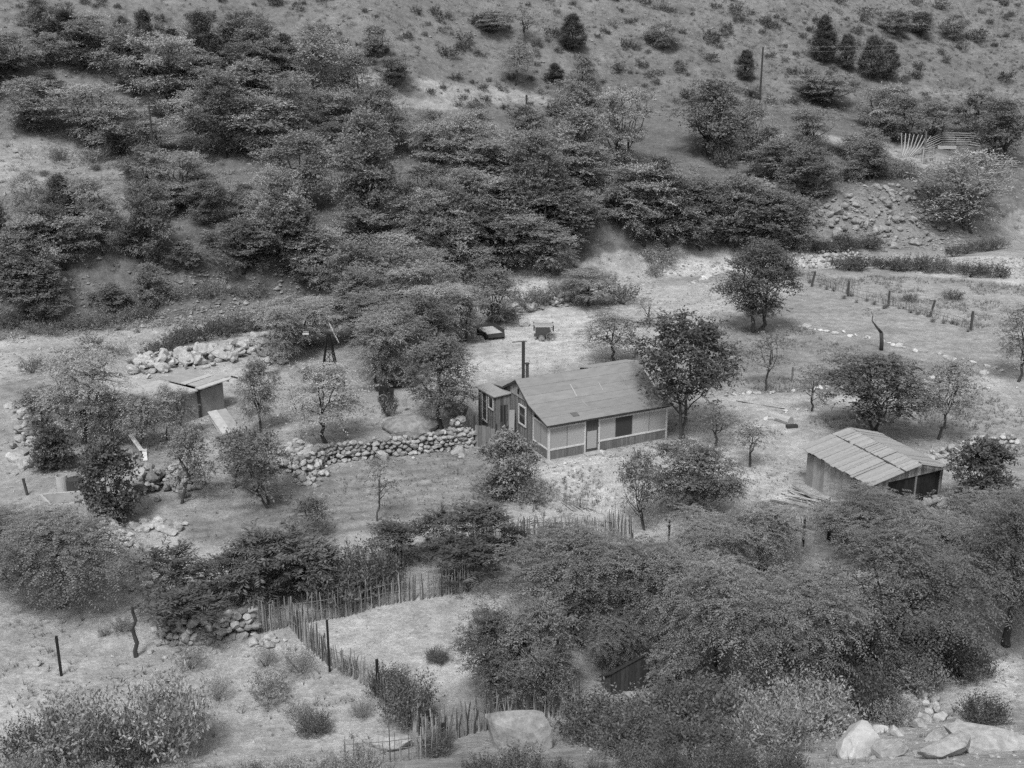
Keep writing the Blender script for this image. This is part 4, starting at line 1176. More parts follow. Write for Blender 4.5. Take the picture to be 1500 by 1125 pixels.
    planks(a, [-1.1, 7.5, 0], -Y, 2.5, 2.46, 2.56, -X, .22, .03, dk, batten=.04, zb=-.3, skip=[(.62, 1.36)])
    planks(a, [0, 7.5, 0], -X, 1.1, 2.5, 2.46, Y, .26, .03, dk, zb=-.3)
    a.box([-1.08, 5.02, -.3], X * 1.06, Y * 2.46, Zv * 2.7, .2)
    lt = link('lean_to', a.mesh('lean_to_wall', M['wood']), rt)
    a = Acc()
    V = [[-1.28, 4.85, 2.62], [.02, 4.85, 2.73], [.02, 7.7, 2.70], [-1.28, 7.7, 2.49]]
    V += [[x, y, z - .06] for x, y, z in V]
    a.add(V, [[0, 1, 2, 3], [4, 7, 6, 5], [0, 4, 5, 1], [1, 5, 6, 2], [2, 6, 7, 3], [3, 7, 4, 0]], .5)
    link('lean_to_roof', a.mesh('lean_to_roof', M['shakes']), lt)
    a = Acc(); a.box([-.80, 4.962, .9], X * .5, -Y * .012, Zv * 1.05, .05); a.box([-.68, 4.964, .55], X * .34, -Y * .012, Zv * .35, .2)
    link('tar_patch', a.mesh('tar_patch', M['darkwood']), lt)
    a = Acc(); frame(a, [-1.135, 6.88, .5], -Y, .76, 2.0, -X, .09, .05, .6); dr = link('door', a.mesh('door_frame', M['trim']), lt)
    a = Acc(); a.box([-1.10, 6.79, .6], -Y * .58, -X * .03, Zv * 1.8, .4); link('door_screen', a.mesh('door_screen', M['darkwood']), dr)
    a = Acc(); a.box([-1.137, 6.79, 1.3], -Y * .58, -X * .02, Zv * .06, .4); link('door_rail', a.mesh('door_rail', M['wood']), dr)
    a = Acc(); frame(a, [-1.15, 5.9, 1.6], -Y, .72, .86, -X, .08, .05, .6); w = link('window', a.mesh('lean_window', M['trim']), lt)
    a = Acc(); a.box([-1.152, 5.82, 1.68], -Y * .56, -X * .012, Zv * .7, .4); link('pane', a.mesh('lean_pane', M['glass']), w)
    # porch
    a = Acc()
    planks(a, [.05, 0, 0], X, 2.42, .52, .52, -Y, .16, .025, (.25, .5), zb=-.25)
    planks(a, [3.5, 0, 0], X, 4.75, .50, .50, -Y, .16, .025, (.25, .5), zb=-.25)
    planks(a, [0, 2, 0], -Y, 1.95, .56, .52, -X, .16, .025, (.25, .5), zb=-.25)
    planks(a, [L, 0, 0], Y, 2, .5, .5, X, .16, .025, (.25, .5), zb=-.25)
    a.box([.02, .02, -.25], X * 8.26, Y * 1.97, Zv * .27, .5)
    po = link('porch', a.mesh('porch_skirting', M['wood']), rt)
    for x, y, w_, z0, hh in ((0, 0, .12, -.2, 2.32), (8.28, 0, .12, -.2, 2.32), (2.45, 0, .1, -.2, 2.3), (3.44, 0, .1, -.2, 2.3), (-.01, 1.99, .09, .3, 2.3)):
        a = Acc(); a.box([x - w_ / 2, y - w_ / 2, z0], X * w_, Y * w_, Zv * hh, .6); link('porch_post', a.mesh('porch_post', M['trim']), po)
    a = Acc()
    for x0_, x1_ in ((.06, 2.40), (3.49, 8.22)):
        a.box([x0_, -.05, .52], X * (x1_ - x0_), Y * .08, Zv * .10, .6)
        a.box([x0_, -.05, 1.89], X * (x1_ - x0_), Y * .08, Zv * .09, .6)
    a.box([-.05, .06, .53], Y * 1.9, X * .08, Zv * .08, .55)
    V = [[-.05, .06, 1.92], [.03, .06, 1.92], [.03, 1.94, 1.99], [-.05, 1.94, 1.99]]; V += [[x, y, z + .08] for x, y, z in V]
    a.add(V, [[0, 3, 2, 1], [4, 5, 6, 7], [0, 1, 5, 4], [1, 2, 6, 5], [2, 3, 7, 6], [3, 0, 4, 7]], .55)
    a.box([2.5, -.045, 2.02], X * .89, Y * .07, Zv * .06, .5)
    link('porch_rail', a.mesh('porch_rails', M['trim']), po)
    def screen(x0, x1, tone, side=False):
        b = Acc()
        if side: b.box([-.008, x0, .61], Y * (x1 - x0), X * .02, Zv * 1.33, tone)
        else: b.box([x0, -.008, .62], X * (x1 - x0), Y * .02, Zv * 1.27, tone)
        link('porch_screen', b.mesh('porch_screen', M['screen']), po)
    screen(.06, 1.215, .5); screen(1.245, 2.40, .55); screen(3.49, 4.58, .5); screen(4.61, 5.76, -.12); screen(5.79, 6.99, .52); screen(7.02, 8.22, .48)
    screen(.06, .98, .42, True); screen(1.01, 1.94, .38, True)
    for x in (1.215, 4.58, 5.76, 6.99): a = Acc(); a.box([x, -.02, .62], X * .03, Y * .03, Zv * 1.27, .3); link('screen_batten', a.mesh('screen_batten', M['wood']), po)
    a = Acc(); a.box([-.02, .98, .61], Y * .03, X * .03, Zv * 1.33, .3); link('screen_batten', a.mesh('screen_batten', M['wood']), po)
    a = Acc(); a.box([2.52, .02, .05], X * .85, Y * .02, Zv * 1.97, .1); d = link('screen_door', a.mesh('screen_door', M['wood']), po)
    a = Acc(); a.box([2.62, -.004, .18], X * .66, Y * .02, Zv * 1.12, .55); link('door_panel', a.mesh('door_panel', M['screen']), d)
    a = Acc(); a.box([3.36, -.062, .45], X * .03, -Y * .02, Zv * .1, .5); a.box([3.36, -.062, 1.55], X * .03, -Y * .02, Zv * .1, .5); link('hinge', a.mesh('hinges', M['black']), d)
    a = Acc(); a.box([2.3, -.62, -.12], X * 1.3, Y * .5, Zv * .16, .6); link('step', a.mesh('porch_step', M['concrete']), po)
    # stovepipe and the tall service post beside it
    a = Acc(); a.tube([[.62, 4.05, 3.5], [.62, 4.05, 4.72]], .10, 10, .5); a.tube([[.62, 4.05, 4.72], [.62, 4.05, 4.80]], .14, 10, .3)
    link('stovepipe', a.mesh('stovepipe', M['darkwood']), rt)
    a = Acc(); a.beam([.40, 4.15, 3.4], [.40, 4.15, 6.15], .15, .15, .25, (0, 1, 0)); sv = link('service_post', a.mesh('service_post', M['darkwood']), rt)
    a = Acc(); a.beam([-.36, 4.15, 6.22], [.62, 4.15, 6.16], .04, .05, .5); link('crossarm', a.mesh('service_crossarm', M['darkwood']), sv)
    cs, sn = math.cos(math.radians(26.4)), math.sin(math.radians(26.4))
    W = lambda x, y, z=0: np.array([O[0] + x * cs - y * sn, O[1] + x * sn + y * cs, z])
    # board fence in front of the lean-to
    e = empty('board_fence', W(-2.0, 4.4), 'short patched board fence beneath the lean-to door', 'fence')
    a = Acc(); r = np.random.default_rng(8)
    q0 = flat(695, 652); q1 = flat(727, 656); q0[2] = Hs(*q0[:2]); q1[2] = Hs(*q1[:2]); d = q1 - q0; Lf = np.linalg.norm(d); d /= Lf
    base = np.array(e.location)
    planks(a, q0 - base, d, Lf, 1.45, 1.35, np.cross(d, Zv) * 1.0, .3, .03, (.3, .8), ragged=.1)
    q2 = W(-.35, 4.4); dd = q2 - q1; L2 = np.linalg.norm(dd); dd /= L2
    planks(a, q1 - base, dd, L2, 1.2, .9, np.cross(dd, Zv), .2, .03, (.05, .5), ragged=.3)
    link('boards', a.mesh('fence_boards', M['wood']), e)
    a = Acc()
    for k, hq in ((q0, 2.0), (q1, 1.6)): a.tube([k - base - [0, 0, .3], k - base + [0, 0, hq]], [.09, .07], 6, .2)
    a.tube([q0 - base + [-.35, .1, -.2], q0 - base + [-.38, .1, 1.7]], .07, 6, .2)
    link('fence_post', a.mesh('fence_posts', M['darkwood']), e)
    # leaning board by the gable
    a = Acc(); b0 = W(-1.0, 3.0); b0[2] = .35; b1 = W(-.25, 4.4); b1[2] = 1.75
    a.beam(b0 * 0, b1 - b0, .34, .05, .6, (0, .3, 1)); o = link('leaning_board', a.mesh('leaning_board', M['wood']), None, b0); tag(o, 'broad rough board leaning against the farmhouse gable', 'board')
    return W

def shed():
    O = flat(1272, 759); O[2] = 0
    rt = empty('plank_shed', O, 'grey plank shed with a low board roof and a dark open front', 'shed', rz=math.radians(27.1))
    a = Acc(); r = np.random.default_rng(12)
    D = 5.0; Wd = 5.1
    g = lambda x: float(np.interp(x, [-.4, 1.97, 3.1, 5.3], [2.04, 2.42, 2.58, 1.97]))
    planks(a, [0, D, 0], -Y, D, 1.95, 2.12, -X, .30, .03, (.25, .95), r=r, zb=-.5, ragged=.04, skip=[(3.95, 4.12), (4.72, 4.9)])
    planks(a, [0, 0, 0], X, 1.15, lambda m: g(m) - .06, 0, -Y, .26, .03, (.25, .9), r=r, zb=-.5, skip=[(-.1, .08)])
    planks(a, [1.15, -.004, 0], X, Wd - 1.15, lambda m: g(1.15 + m) - .07, 0, -Y, .24, .03, (.15, .95), r=r, zb=1.83, ragged=0)
    planks(a, [Wd, 0, 0], Y, D, 1.9, 1.9, X, .3, .03, (.2, .8), r=r, zb=-.5)
    planks(a, [Wd, D, 0], -X, Wd, lambda m: g(Wd - m), 0, Y, .3, .03, (.2, .8), r=r, zb=-.5)
    link('wall', a.mesh('plank_shed_wall', M['greywood']), rt)
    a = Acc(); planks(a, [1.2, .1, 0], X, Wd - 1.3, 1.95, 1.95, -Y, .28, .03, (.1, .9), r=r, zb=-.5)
    link('inner_shade_wall', a.mesh('shed_inner_shade_wall', M['black']), rt)  # dark boards near the front, blackened to paint in the shade inside
    a = Acc(); a.tube([[3.2, .03, -.4], [3.2, .03, 2.3]], .06, 6, .5); a.tube([[5.02, .05, -.4], [5.02, .05, 2.0]], .06, 6, .4); link('post', a.mesh('shed_posts', M['wood']), rt)
    # roof of long boards, each slope laid separately
    a = Acc()
    def slope(xa, za, xb, zb_, n, tones):
        s = -.35
        L = D + .7
        k = 0
        while s < L - .35 - .02:
            w = min(r.uniform(.16, .34), L - .35 - s)
            z0 = r.normal() * .012; gp = r.choice([.012, .012, .05])
            V = [[xa, s, za + z0], [xb, s, zb_ + z0], [xb, s + w - gp, zb_ + z0 + .006], [xa, s + w - gp, za + z0 + .006]]
            off = r.normal() * .05; V[0][0] += off; V[3][0] += off
            dz = .045 * s
            V = [[x, y, z + .045 * y] for x, y, z in V]
            V += [[x, y, z - .03] for x, y, z in V]
            a.add(V, [[0, 1, 2, 3], [4, 7, 6, 5], [0, 4, 5, 1], [1, 5, 6, 2], [2, 6, 7, 3], [3, 7, 4, 0]], r.uniform(*tones))
            s += w
    slope(-.42, 2.04, 1.93, 2.43, 20, (.44, .58))
    slope(1.99, 2.46, 3.13, 2.63, 20, (.45, .62))
    slope(3.14, 2.63, 5.35, 1.99, 20, (.46, .64))
    ro = link('roof', a.mesh('plank_shed_roof', M['shakes']), rt)
    a = Acc(); a.beam([1.95, -.36, 2.41], [1.95, D + .34, 2.66], .10, .05, .3)
    for k in range(5): a.beam([-.36, .4 + k * 1.05, 1.98 + .045 * k], [-.1, .4 + k * 1.05, 2.03 + .045 * k], .08, .08, .2)
    link('roof_pole', a.mesh('roof_poles', M['darkwood']), ro)
    return O

def poles_pile():
    r = np.random.default_rng(5)
    p = P(1185, 735)
    for k in range(9):
        a = Acc(); q0 = P(1132 + r.uniform(0, 30) + k * 1.2, 716 + r.uniform(0, 20)); q1 = P(1200 + r.uniform(-6, 20), 742 + r.uniform(-3, 10))
        z = .07 + .03 * k
        a.tube([[0, 0, z], q1 - q0 + [0, 0, z]], [.05, .035], 6, r.uniform(.3, .95))
        o = link('peeled_pole', a.mesh('peeled_pole', M['greywood']), None, q0); tag(o, 'pale peeled pole in the loose pile beside the plank shed', 'pole', 'peeled poles beside the plank shed')
    a = Acc(); q0 = P(1128, 735); q1 = P(1236, 758); a.tube([[0, 0, .08], (q1 - q0) / 2 + [0, 0, .1], q1 - q0 + [0, 0, .06]], .06, 6, .2)
    tag(link('dark_log', a.mesh('dark_log', M['darkwood']), None, q0), 'long dark pole lying in front of the pale pole pile', 'log')
    a = Acc(); q0 = P(1162, 722); q1 = P(1216, 738); a.tube([[0, 0, .12], q1 - q0 + [0, 0, .12]], .07, 6, .3)
    tag(link('dark_log', a.mesh('dark_log', M['darkwood']), None, q0), 'dark pole along the foot of the plank shed wall', 'log')
    # hollow log by the lower road
    p = P(1128, 612); q = P(1158, 622); a = Acc(); d = q - p
    a.tube([[0, 0, .22], d + [0, 0, .22]], [.26, .3], 9, .9); tag(link('fallen_log', a.mesh('fallen_log', M['greywood']), None, p), 'short thick pale log lying on the bare lot', 'log')
    a = Acc(); q2 = P(1152, 627); a.beam([0, 0, .1], [.7, .15, .1], .3, .2, .2); tag(link('wood_block', a.mesh('wood_block', M['darkwood']), None, q2), 'dark block under the end of the pale log', 'block')

def stick_fence(name, label, px, h, dens, seed, rad=.022, lean=.1, post_every=0, rails=True, jitter=.3, m='stick'):
    r = np.random.default_rng(seed)
    base = np.array([P(*q) for q in px]); cen = base[0].copy(); cen[2] = Hs(cen[0], cen[1])
    line = resample(base[:, :2], 1.0 / dens)
    e = empty(name, cen, label, 'fence')
    a = Acc()
    for q in line:
        if r.random() < .05: continue
        q = q + r.normal(size=2) * .04
        hh = h * (1 - jitter * r.random()) * (1.25 if r.random() < .06 else 1)
        z = Hs(*q)
        l = r.normal(size=2) * lean * hh * .5
        mid = np.array([q[0] + l[0] * .4 + r.normal() * .02, q[1] + l[1] * .4, z + hh * .5])
        a.tube(np.array([[q[0], q[1], z - .15], mid, [q[0] + l[0], q[1] + l[1], z + hh]]) - cen, np.array([1.15, 1, .6]) * rad * r.uniform(.6, 1.5), 4, r.uniform(.05, 1), cap=True)
    link('sticks', a.mesh('fence_sticks', M[m]), e)
    if rails:
        a = Acc(); l2 = resample(base[:, :2], 1.5)
        for f in (.45, .78):
            pts = np.array([[q[0], q[1], Hs(*q) + h * f * .85 + r.normal() * .03] for q in l2]) - cen
            a.tube(pts, .018, 4, .3)
        link('rail', a.mesh('fence_rails', M[m]), e)
    if post_every:
        for q in resample(base[:, :2], post_every):
            a = Acc(); z = Hs(*q)
            a.tube(np.array([[q[0], q[1], z - .3], [q[0] + r.normal() * .04, q[1], z + h * 1.1]]) - cen, [.06, .05], 6, .2)
            link('post', a.mesh('fence_post', M['darkwood']), e)
    return e

def post(px, py, hpx, wpx, label, name='fence_post', m='black', lean=0.0, crook=False, cat='post'):
    p = P(px, py); h = up_px(p, hpx); w = wpx / ppm(p) / 2
    a = Acc(); r = np.random.default_rng(int(px * 7 + py))
    if crook:
        pts = [[0, 0, -.3]] + [[r.normal() * .05 + lean * f * h, r.normal() * .05, f * h] for f in np.linspace(.12, 1, 7)]
        a.tube(pts, np.linspace(1.2, .7, 8) * w, 6, .3)
    else:
        a.beam([0, 0, -.3], [lean * h, 0, h], 2 * w, 2 * w, .4, (0, 1, 0)); a.beam([-w * 1.1, -w * .2, h * .98], [w * 1.1 + lean * h, -w * .2, h * .98], w, w, .4)
    return tag(link(name, a.mesh(name, M[m]), None, p), label, cat)

def line_stones(px, size, step, label, group, seed):
    r = np.random.default_rng(seed)
    base = np.array([P(*q)[:2] for q in px])
    for q in resample(base, step):
        if r.random() < .16: continue
        q = q + r.normal(size=2) * .2
        o = link('border_stone', _border_me[r.integers(len(_border_me))], None, [q[0], q[1], Hs(*q) + .05])
        s = size * np.clip(r.lognormal(-.05, .42), .4, 2.1); o.scale = (s * r.uniform(1, 1.4), s, s * .75); o.rotation_euler = (r.normal() * .3, r.normal() * .3, r.uniform(0, 6.28))
        tag(o, label, 'stone', group)

def wheel(a, c, R, ax, spokes=10, tone=.4, th=.05):
    c = np.asarray(c, float); ax = np.asarray(ax, float); ax /= np.linalg.norm(ax)
    u = np.cross(ax, Zv); u /= np.linalg.norm(u); v = np.cross(u, ax)
    ring = [c + R * (u * math.cos(t) + v * math.sin(t)) for t in np.linspace(0, 2 * PI, 21)]
    a.tube(ring, th * .5, 5, tone, cap=False)
    for k in range(spokes):
        t = 2 * PI * k / spokes; a.tube([c, c + R * (u * math.cos(t) + v * math.sin(t))], th * .28, 4, tone)
    a.tube([c - ax * .08, c + ax * .08], th * 1.4, 8, tone)

def wagons():
    # flat wagon
    p = P(729, 500); e = empty('flat_wagon', p, 'low flat-bedded wagon with a pale floor parked under the dark tree', 'wagon')
    fx = np.array([.90, .35, 0]); fx /= np.linalg.norm(fx); fy = np.array([-.42, 1.0, 0]); fy /= np.linalg.norm(fy)
    o = np.array([-.75, .1, .42]) ; w, l = 1.35, 2.5
    a = Acc(); a.box(o, fx * w, fy * l, Zv * .06, .9); link('bed', a.mesh('wagon_bed', M['trim' if False else 'concrete']), e)
    a = Acc()
    a.box(o + [0, 0, -.18], fx * w, -fy * .04, Zv * .34, .3)
    a.box(o + fx * w, fx * .04, fy * l, Zv * .42, .4)
    a.box(o + fy * l, fx * w, fy * .04, Zv * .3, .3)
    a.box(o - fx * .04 + [0, 0, -.1], fx * .04, fy * l, Zv * .2, .2)
    link('side_board', a.mesh('wagon_boards', M['darkwood']), e)
    for s, t in ((.0, .4), (1, .4), (0, 2.0), (1, 2.0)):
        a = Acc(); c = o + fx * (w * s + (.08 if s else -.1)) + fy * t; c[2] = .32; wheel(a, c, .3, fx, 10, .3, .07); link('wheel', a.mesh('wagon_wheel', M['black']), e)
    a = Acc(); a.beam(o + fx * w * .5 + fy * .4 + [0, 0, -.12], o + fx * w * .5 + fy * 2.0 + [0, 0, -.12], .1, .12, .3)
    for t in (.4, 2.0): a.beam(o + fy * t + [0, 0, -.1] - fx * .1, o + fx * (w + .08) + fy * t + [0, 0, -.1], .08, .08, .3)
    link('axle', a.mesh('wagon_axle', M['black']), e)
    # box cart with boards across the top
    p = P(797, 499); e = empty('box_cart', p, 'dark box cart with pale boards laid across its top in the open yard', 'cart')
    a = Acc()
    a.box([-.68, 0, .35], X * 1.15, Y * .03, Zv * .72, .4); a.box([-.68, .03, .35], X * .03, Y * 1.5, Zv * .72, .3); a.box([.44, .03, .35], X * .03, Y * 1.5, Zv * .72, .3)
    a.box([-.65, 1.5, .35], X * 1.09, Y * .03, Zv * .72, .3); a.box([-.65, .03, .38], X * 1.09, Y * 1.47, Zv * .03, .2)
    a.box([-.8, -.03, .33], X * .14, Y * .2, Zv * .22, .4)
    link('box', a.mesh('cart_box', M['darkwood']), e)
    a = Acc()
    for k in range(4): a.box([-.78 - .05 * k, .1 + .33 * k, 1.08 + .01 * k], X * (1.55 + .05 * k), Y * .26, Zv * .035, .85 - .1 * k)
    link('board', a.mesh('cart_boards', M['greywood']), e)
    a = Acc()
    for x in (-.82, .72): a.box([x - .04, -.02, .82], X * .1, Y * .1, Zv * .42, .4); a.box([x - .04, 1.3, .9], X * .1, Y * .1, Zv * .3, .4)
    link('stake', a.mesh('cart_stakes', M['black']), e)
    for c, R, sp in (([-.22, -.28, .25], .26, 8), ([.52, -.1, .34], .34, 10), ([-.3, 1.7, .25], .26, 8), ([.52, 1.65, .34], .34, 10)):
        a = Acc(); wheel(a, c, R, [.25, 1, 0], sp, .5, .05)
        if R < .3: a.tube([np.array(c) - [.005, .02, 0], np.array(c) + [.005, .02, 0]], .2, 14, .8)
        link('wheel', a.mesh('cart_wheel', M['metal']), e)
    a = Acc(); a.tube([[-.2, -.3, .1], [.1, -.45, .12], [.45, -.2, .1]], .02, 5, .4); a.beam([-.22, -.25, .25], [.0, .1, .4], .06, .06, .4); a.beam([.52, -.05, .34], [.3, .2, .4], .06, .06, .4)
    link('drawbar', a.mesh('cart_drawbar', M['black']), e)

def windmill():
    p = P(484, 556); h = up_px(p, 556 - 488)
    e = empty('windmill', p, 'small steel windmill with a black tail vane, seen edge-on among the yard trees', 'windmill')
    b = .62
    for sx in (-1, 1):
        for sy in (-1, 1):
            a = Acc(); a.beam([sx * b, sy * b, -.2], [sx * .10, sy * .10, h - .15], .07, .07, .4, (sx, sy, 0)); link('tower_leg', a.mesh('tower_leg', M['black']), e)
    a = Acc()
    for f0, f1 in ((.08, .36), (.36, .62), (.62, .86)):
        q0 = b + (.1 - b) * f0; q1 = b + (.1 - b) * f1; z0 = f0 * h; z1 = f1 * h
        for sx, sy, tx, ty in ((-1, -1, 1, -1), (1, -1, 1, 1), (1, 1, -1, 1), (-1, 1, -1, -1)):
            a.beam([sx * q0, sy * q0, z0], [tx * q1, ty * q1, z1], .025, .025, .4); a.beam([tx * q0, ty * q0, z0], [sx * q1, sy * q1, z1], .025, .025, .4)
            a.beam([sx * q0, sy * q0, z0], [tx * q0, ty * q0, z0], .035, .035, .4)
    a.tube([[0, 0, 0], [0, 0, h]], .02, 5, .4)
    link('brace', a.mesh('tower_braces', M['black']), e)
    a = Acc(); a.tube([[0, 0, h - .3], [0, 0, h + .05]], .09, 8, .4); a.tube([[-.2, 0, h], [.34, 0, h - .02]], .09, 8, .4); link('gear_head', a.mesh('gear_head', M['black']), e)
    a = Acc(); a.beam([-.1, 0, h + .02], [-1.35, 0, h + .02], .04, .05, .3); link('tail_arm', a.mesh('tail_arm', M['black']), e)
    a = Acc()
    V = [[-1.25, 0, h - .14], [-1.32, 0, h + .02], [-1.25, 0, h + .18], [-1.95, 0, h + .20], [-1.88, 0, h + .02], [-1.95, 0, h - .16]]
    V2 = [[x, .025, z] for x, y, z in V]
    a.add(V + V2, [np.array([[0, 1, 2, 3, 4, 5]]), np.array([[11, 10, 9, 8, 7, 6]]), np.array([[i, 6 + i, 6 + (i + 1) % 6, (i + 1) % 6] for i in range(6)])], .4)
    v = link('tail_vane', a.mesh('tail_vane', M['black']), e)
    a = Acc(); a.box([-1.83, -.006, h - .10], X * .46, -Y * .006, Zv * .09, .7); a.box([-1.78, -.006, h + .06], X * .4, -Y * .006, Zv * .06, .2); link('vane_panel', a.mesh('vane_panel', M['white']), v)
    # wheel, disc almost edge-on and tipped
    c = np.array([.42, 0, h - .02]); ax = np.array([.95, .24, .42]); ax /= np.linalg.norm(ax)
    u = np.cross(ax, Y); u /= np.linalg.norm(u); w = np.cross(ax, u); R = .78
    wr = Acc(); ring = [c + R * .95 * (u * math.cos(t) + w * math.sin(t)) for t in np.linspace(0, 2 * PI, 25)]; wr.tube(ring, .014, 4, .8, cap=False)
    ring = [c + R * .45 * (u * math.cos(t) + w * math.sin(t)) for t in np.linspace(0, 2 * PI, 25)]; wr.tube(ring, .012, 4, .8, cap=False)
    for k in range(6):
        t = PI * k / 3; wr.tube([c, c + R * (u * math.cos(t) + w * math.sin(t))], .014, 4, .5)
    wo = link('fan_wheel', wr.mesh('fan_wheel', M['metal']), e)
    for k in range(18):
        t = 2 * PI * k / 18; d = u * math.cos(t) + w * math.sin(t); s = -u * math.sin(t) + w * math.cos(t); tw = s * .8 + ax * .35; tw /= np.linalg.norm(tw)
        q = Acc(); n = np.cross(d, tw)
        q.box(c + d * R * .42 - tw * .05 - n * .006, d * R * .58, tw * .14, n * .012, .8)
        link('blade', q.mesh('blade', M['white']), wo)

def left_buildings():
    # mud shed
    K = flat(243, 628); E = flat(329, 597); Bk = flat(203, 598)
    K[2] = Hs(*K[:2]) - .1; u = E - K; u[2] = 0; L = np.linalg.norm(u); u /= L; v = np.array([-u[1], u[0], 0]); D = 3.2
    e = empty('mud_shed', K, 'low mud-walled shed with a flat roof edged in pale boards', 'shed')
    H_ = 1.95
    a = Acc(); r = np.random.default_rng(3)
    a.box([0, 0, -.4], u * L, v * .3, Zv * (H_ + .4), .55)
    a.box(v * .3 + [0, 0, -.4], u * .3, v * (D - .3), Zv * (H_ + .25), .6)
    a.box(v * .3 + u * (L - .3) + [0, 0, -.4], u * .3, v * (D - .3), Zv * (H_ + .3), .4)
    a.box(v * D + [0, 0, -.4], u * L, v * .3, Zv * (H_ + .2), .5)
    link('wall', a.mesh('mud_shed_wall', M['mud']), e)
    a = Acc(); f = L * .55
    a.box(u * f - v * .06 + [0, 0, -.3], u * .22, v * .05, Zv * (H_ + .25), .2); link('corner_post', a.mesh('corner_post', M['darkwood']), e)
    a = Acc(); a.box(v * 1.5 - u * .012 + [0, 0, .75], u * .02, v * .5, Zv * .75, .2); link('window', a.mesh('mud_shed_window_shade', M['black']), e)  # black panel on the solid wall paints the shade within an opening
    a = Acc()
    a.box(u * (f + .0) - v * .35 + [0, 0, H_ + .12], u * (L - f + .35), v * .5, Zv * .06, .95)
    a.box(u * (f + .2) + v * .18 + [0, 0, H_ + .14], u * (L - f + .5), v * .9, Zv * .05, .55)
    a.box(u * (f + .05) + v * 1.12 + [0, 0, H_ + .17], u * (L - f + .2), v * .5, Zv * .05, .9)
    a.box(u * (f + .05) + v * 1.66 + [0, 0, H_ + .15], u * (L - f + .1), v * 1.9, Zv * .05, .4)
    ro = link('roof', a.mesh('mud_shed_roof', M['concrete']), e)
    a = Acc(); a.box(-u * .25 - v * .2 + [0, 0, H_ + .02], u * (f + .2), v * (D + .6), Zv * .09, .8); link('earth_roof', a.mesh('mud_shed_earth_roof', M['concrete']), ro)
    a = Acc()
    for k in range(5): a.tube([u * (f + .1 + k * .8) - v * .3 + [0, 0, H_ + .05], u * (f + .1 + k * .8) + v * .3 + [0, 0, H_ + .05]], .06, 6, .2)
    link('roof_pole', a.mesh('mud_shed_poles', M['darkwood']), ro)
    # tipped coop
    p = flat(325, 630); p[2] = Hs(*p[:2])
    e = empty('tipped_coop', p, 'small tin-roofed coop tipped on the ground before the mud shed', 'coop')
    f = np.array([.60, -.80, 0]); f /= np.linalg.norm(f); g = np.array([-f[1], f[0], 0])
    fz = f * .93 + Zv * -.37; gz = np.cross(fz, [0, 0, 1]); gz /= -np.linalg.norm(gz); nz = np.cross(fz, gz); nz = nz if nz[2] > 0 else -nz
    o = np.array([-.9, .9, .95]) - g * .0
    a = Acc(); a.box(o - nz * .55, fz * 2.1, gz * 1.0, nz * .5, .3); link('wall', a.mesh('coop_wall', M['wood']), e)
    a = Acc(); a.box(o - fz * .15 - gz * .12 - nz * .05, fz * 2.4, gz * .62, nz * .04, .95); a.box(o - fz * .12 + gz * .5 - nz * .055, fz * 2.35, gz * .62, nz * .04, .45)
    link('roof', a.mesh('coop_roof', M['concrete']), e)
    a = Acc(); a.box(o + fz * .1 - gz * .01 - nz * .45, fz * 1.9, -gz * .02, nz * .25, .6); link('trim_board', a.mesh('coop_trim', M['trim']), e)
    # low plank hut at the edge
    p = P(72, 612); e = empty('flat_roofed_hut', p, 'low stone and plank hut with a thin pale slab roof at the creek edge', 'hut')
    a = Acc(); planks(a, [-1.3, 0, 0], X, 2.3, 1.2, 1.35, -Y, .4, .05, (.4, .8), zb=-.3); planks(a, [1.0, 0, 0], Y, 1.8, 1.35, 1.3, X, .4, .05, (.4, .8), zb=-.3); planks(a, [-1.3, 1.8, 0], -Y, 1.8, 1.2, 1.2, -X, .4, .05, (.3, .8), zb=-.3)
    planks(a, [1, 1.8, 0], -X, 2.3, 1.3, 1.2, Y, .4, .05, (.3, .8), zb=-.3)
    link('wall', a.mesh('hut_wall', M['mud']), e)
    a = Acc(); V = [[-1.5, -.4, 1.30], [1.5, -.3, 1.50], [1.5, 2.0, 1.48], [-1.5, 2.0, 1.28]]; V += [[x, y, z - .08] for x, y, z in V]
    a.add(V, [[0, 1, 2, 3], [4, 7, 6, 5], [0, 4, 5, 1], [1, 5, 6, 2], [2, 6, 7, 3], [3, 7, 4, 0]], .9); link('roof', a.mesh('hut_roof', M['concrete']), e)
    a = Acc(); a.box([-1.0, -.06, .9], X * .5, -Y * .02, Zv * .3, .3); link('opening', a.mesh('hut_opening_shade', M['black']), e)  # no hole here: a black slab paints in the dark of an opening
    # dark plank hut in the thicket
    p = P(925, 1012); e = empty('dark_plank_hut', p, 'dark plank hut half hidden under the thicket trees', 'hut', rz=math.radians(22))
    a = Acc(); r = np.random.default_rng(6)
    planks(a, [-.9, 0, 0], X, 2.0, 1.05, 1.75, -Y, .18, .03, (.0, .4), r=r, zb=-.3); planks(a, [1.1, 0, 0], Y, .8, 1.6, 1.1, X, .18, .03, (.2, .7), r=r, zb=-.3); planks(a, [-.9, .8, 0], -Y, .8, .5, 1.0, -X, .18, .03, (.2, .7), r=r, zb=-.3); planks(a, [1.1, .8, 0], -X, 2.0, 1.0, .4, Y, .18, .03, (.2, .7), r=r, zb=-.3)
    link('wall', a.mesh('dark_hut_wall', M['darkwood']), e)
    a = Acc(); V = [[-1.0, -.08, 1.06], [1.2, -.08, 1.80], [1.2, .9, 1.1], [-1.0, .9, .36]]; V += [[x, y, z - .06] for x, y, z in V]
    a.add(V, [[0, 1, 2, 3], [4, 7, 6, 5], [0, 4, 5, 1], [1, 5, 6, 2], [2, 6, 7, 3], [3, 7, 4, 0]], .3); link('roof', a.mesh('dark_hut_roof', M['darkwood']), e)
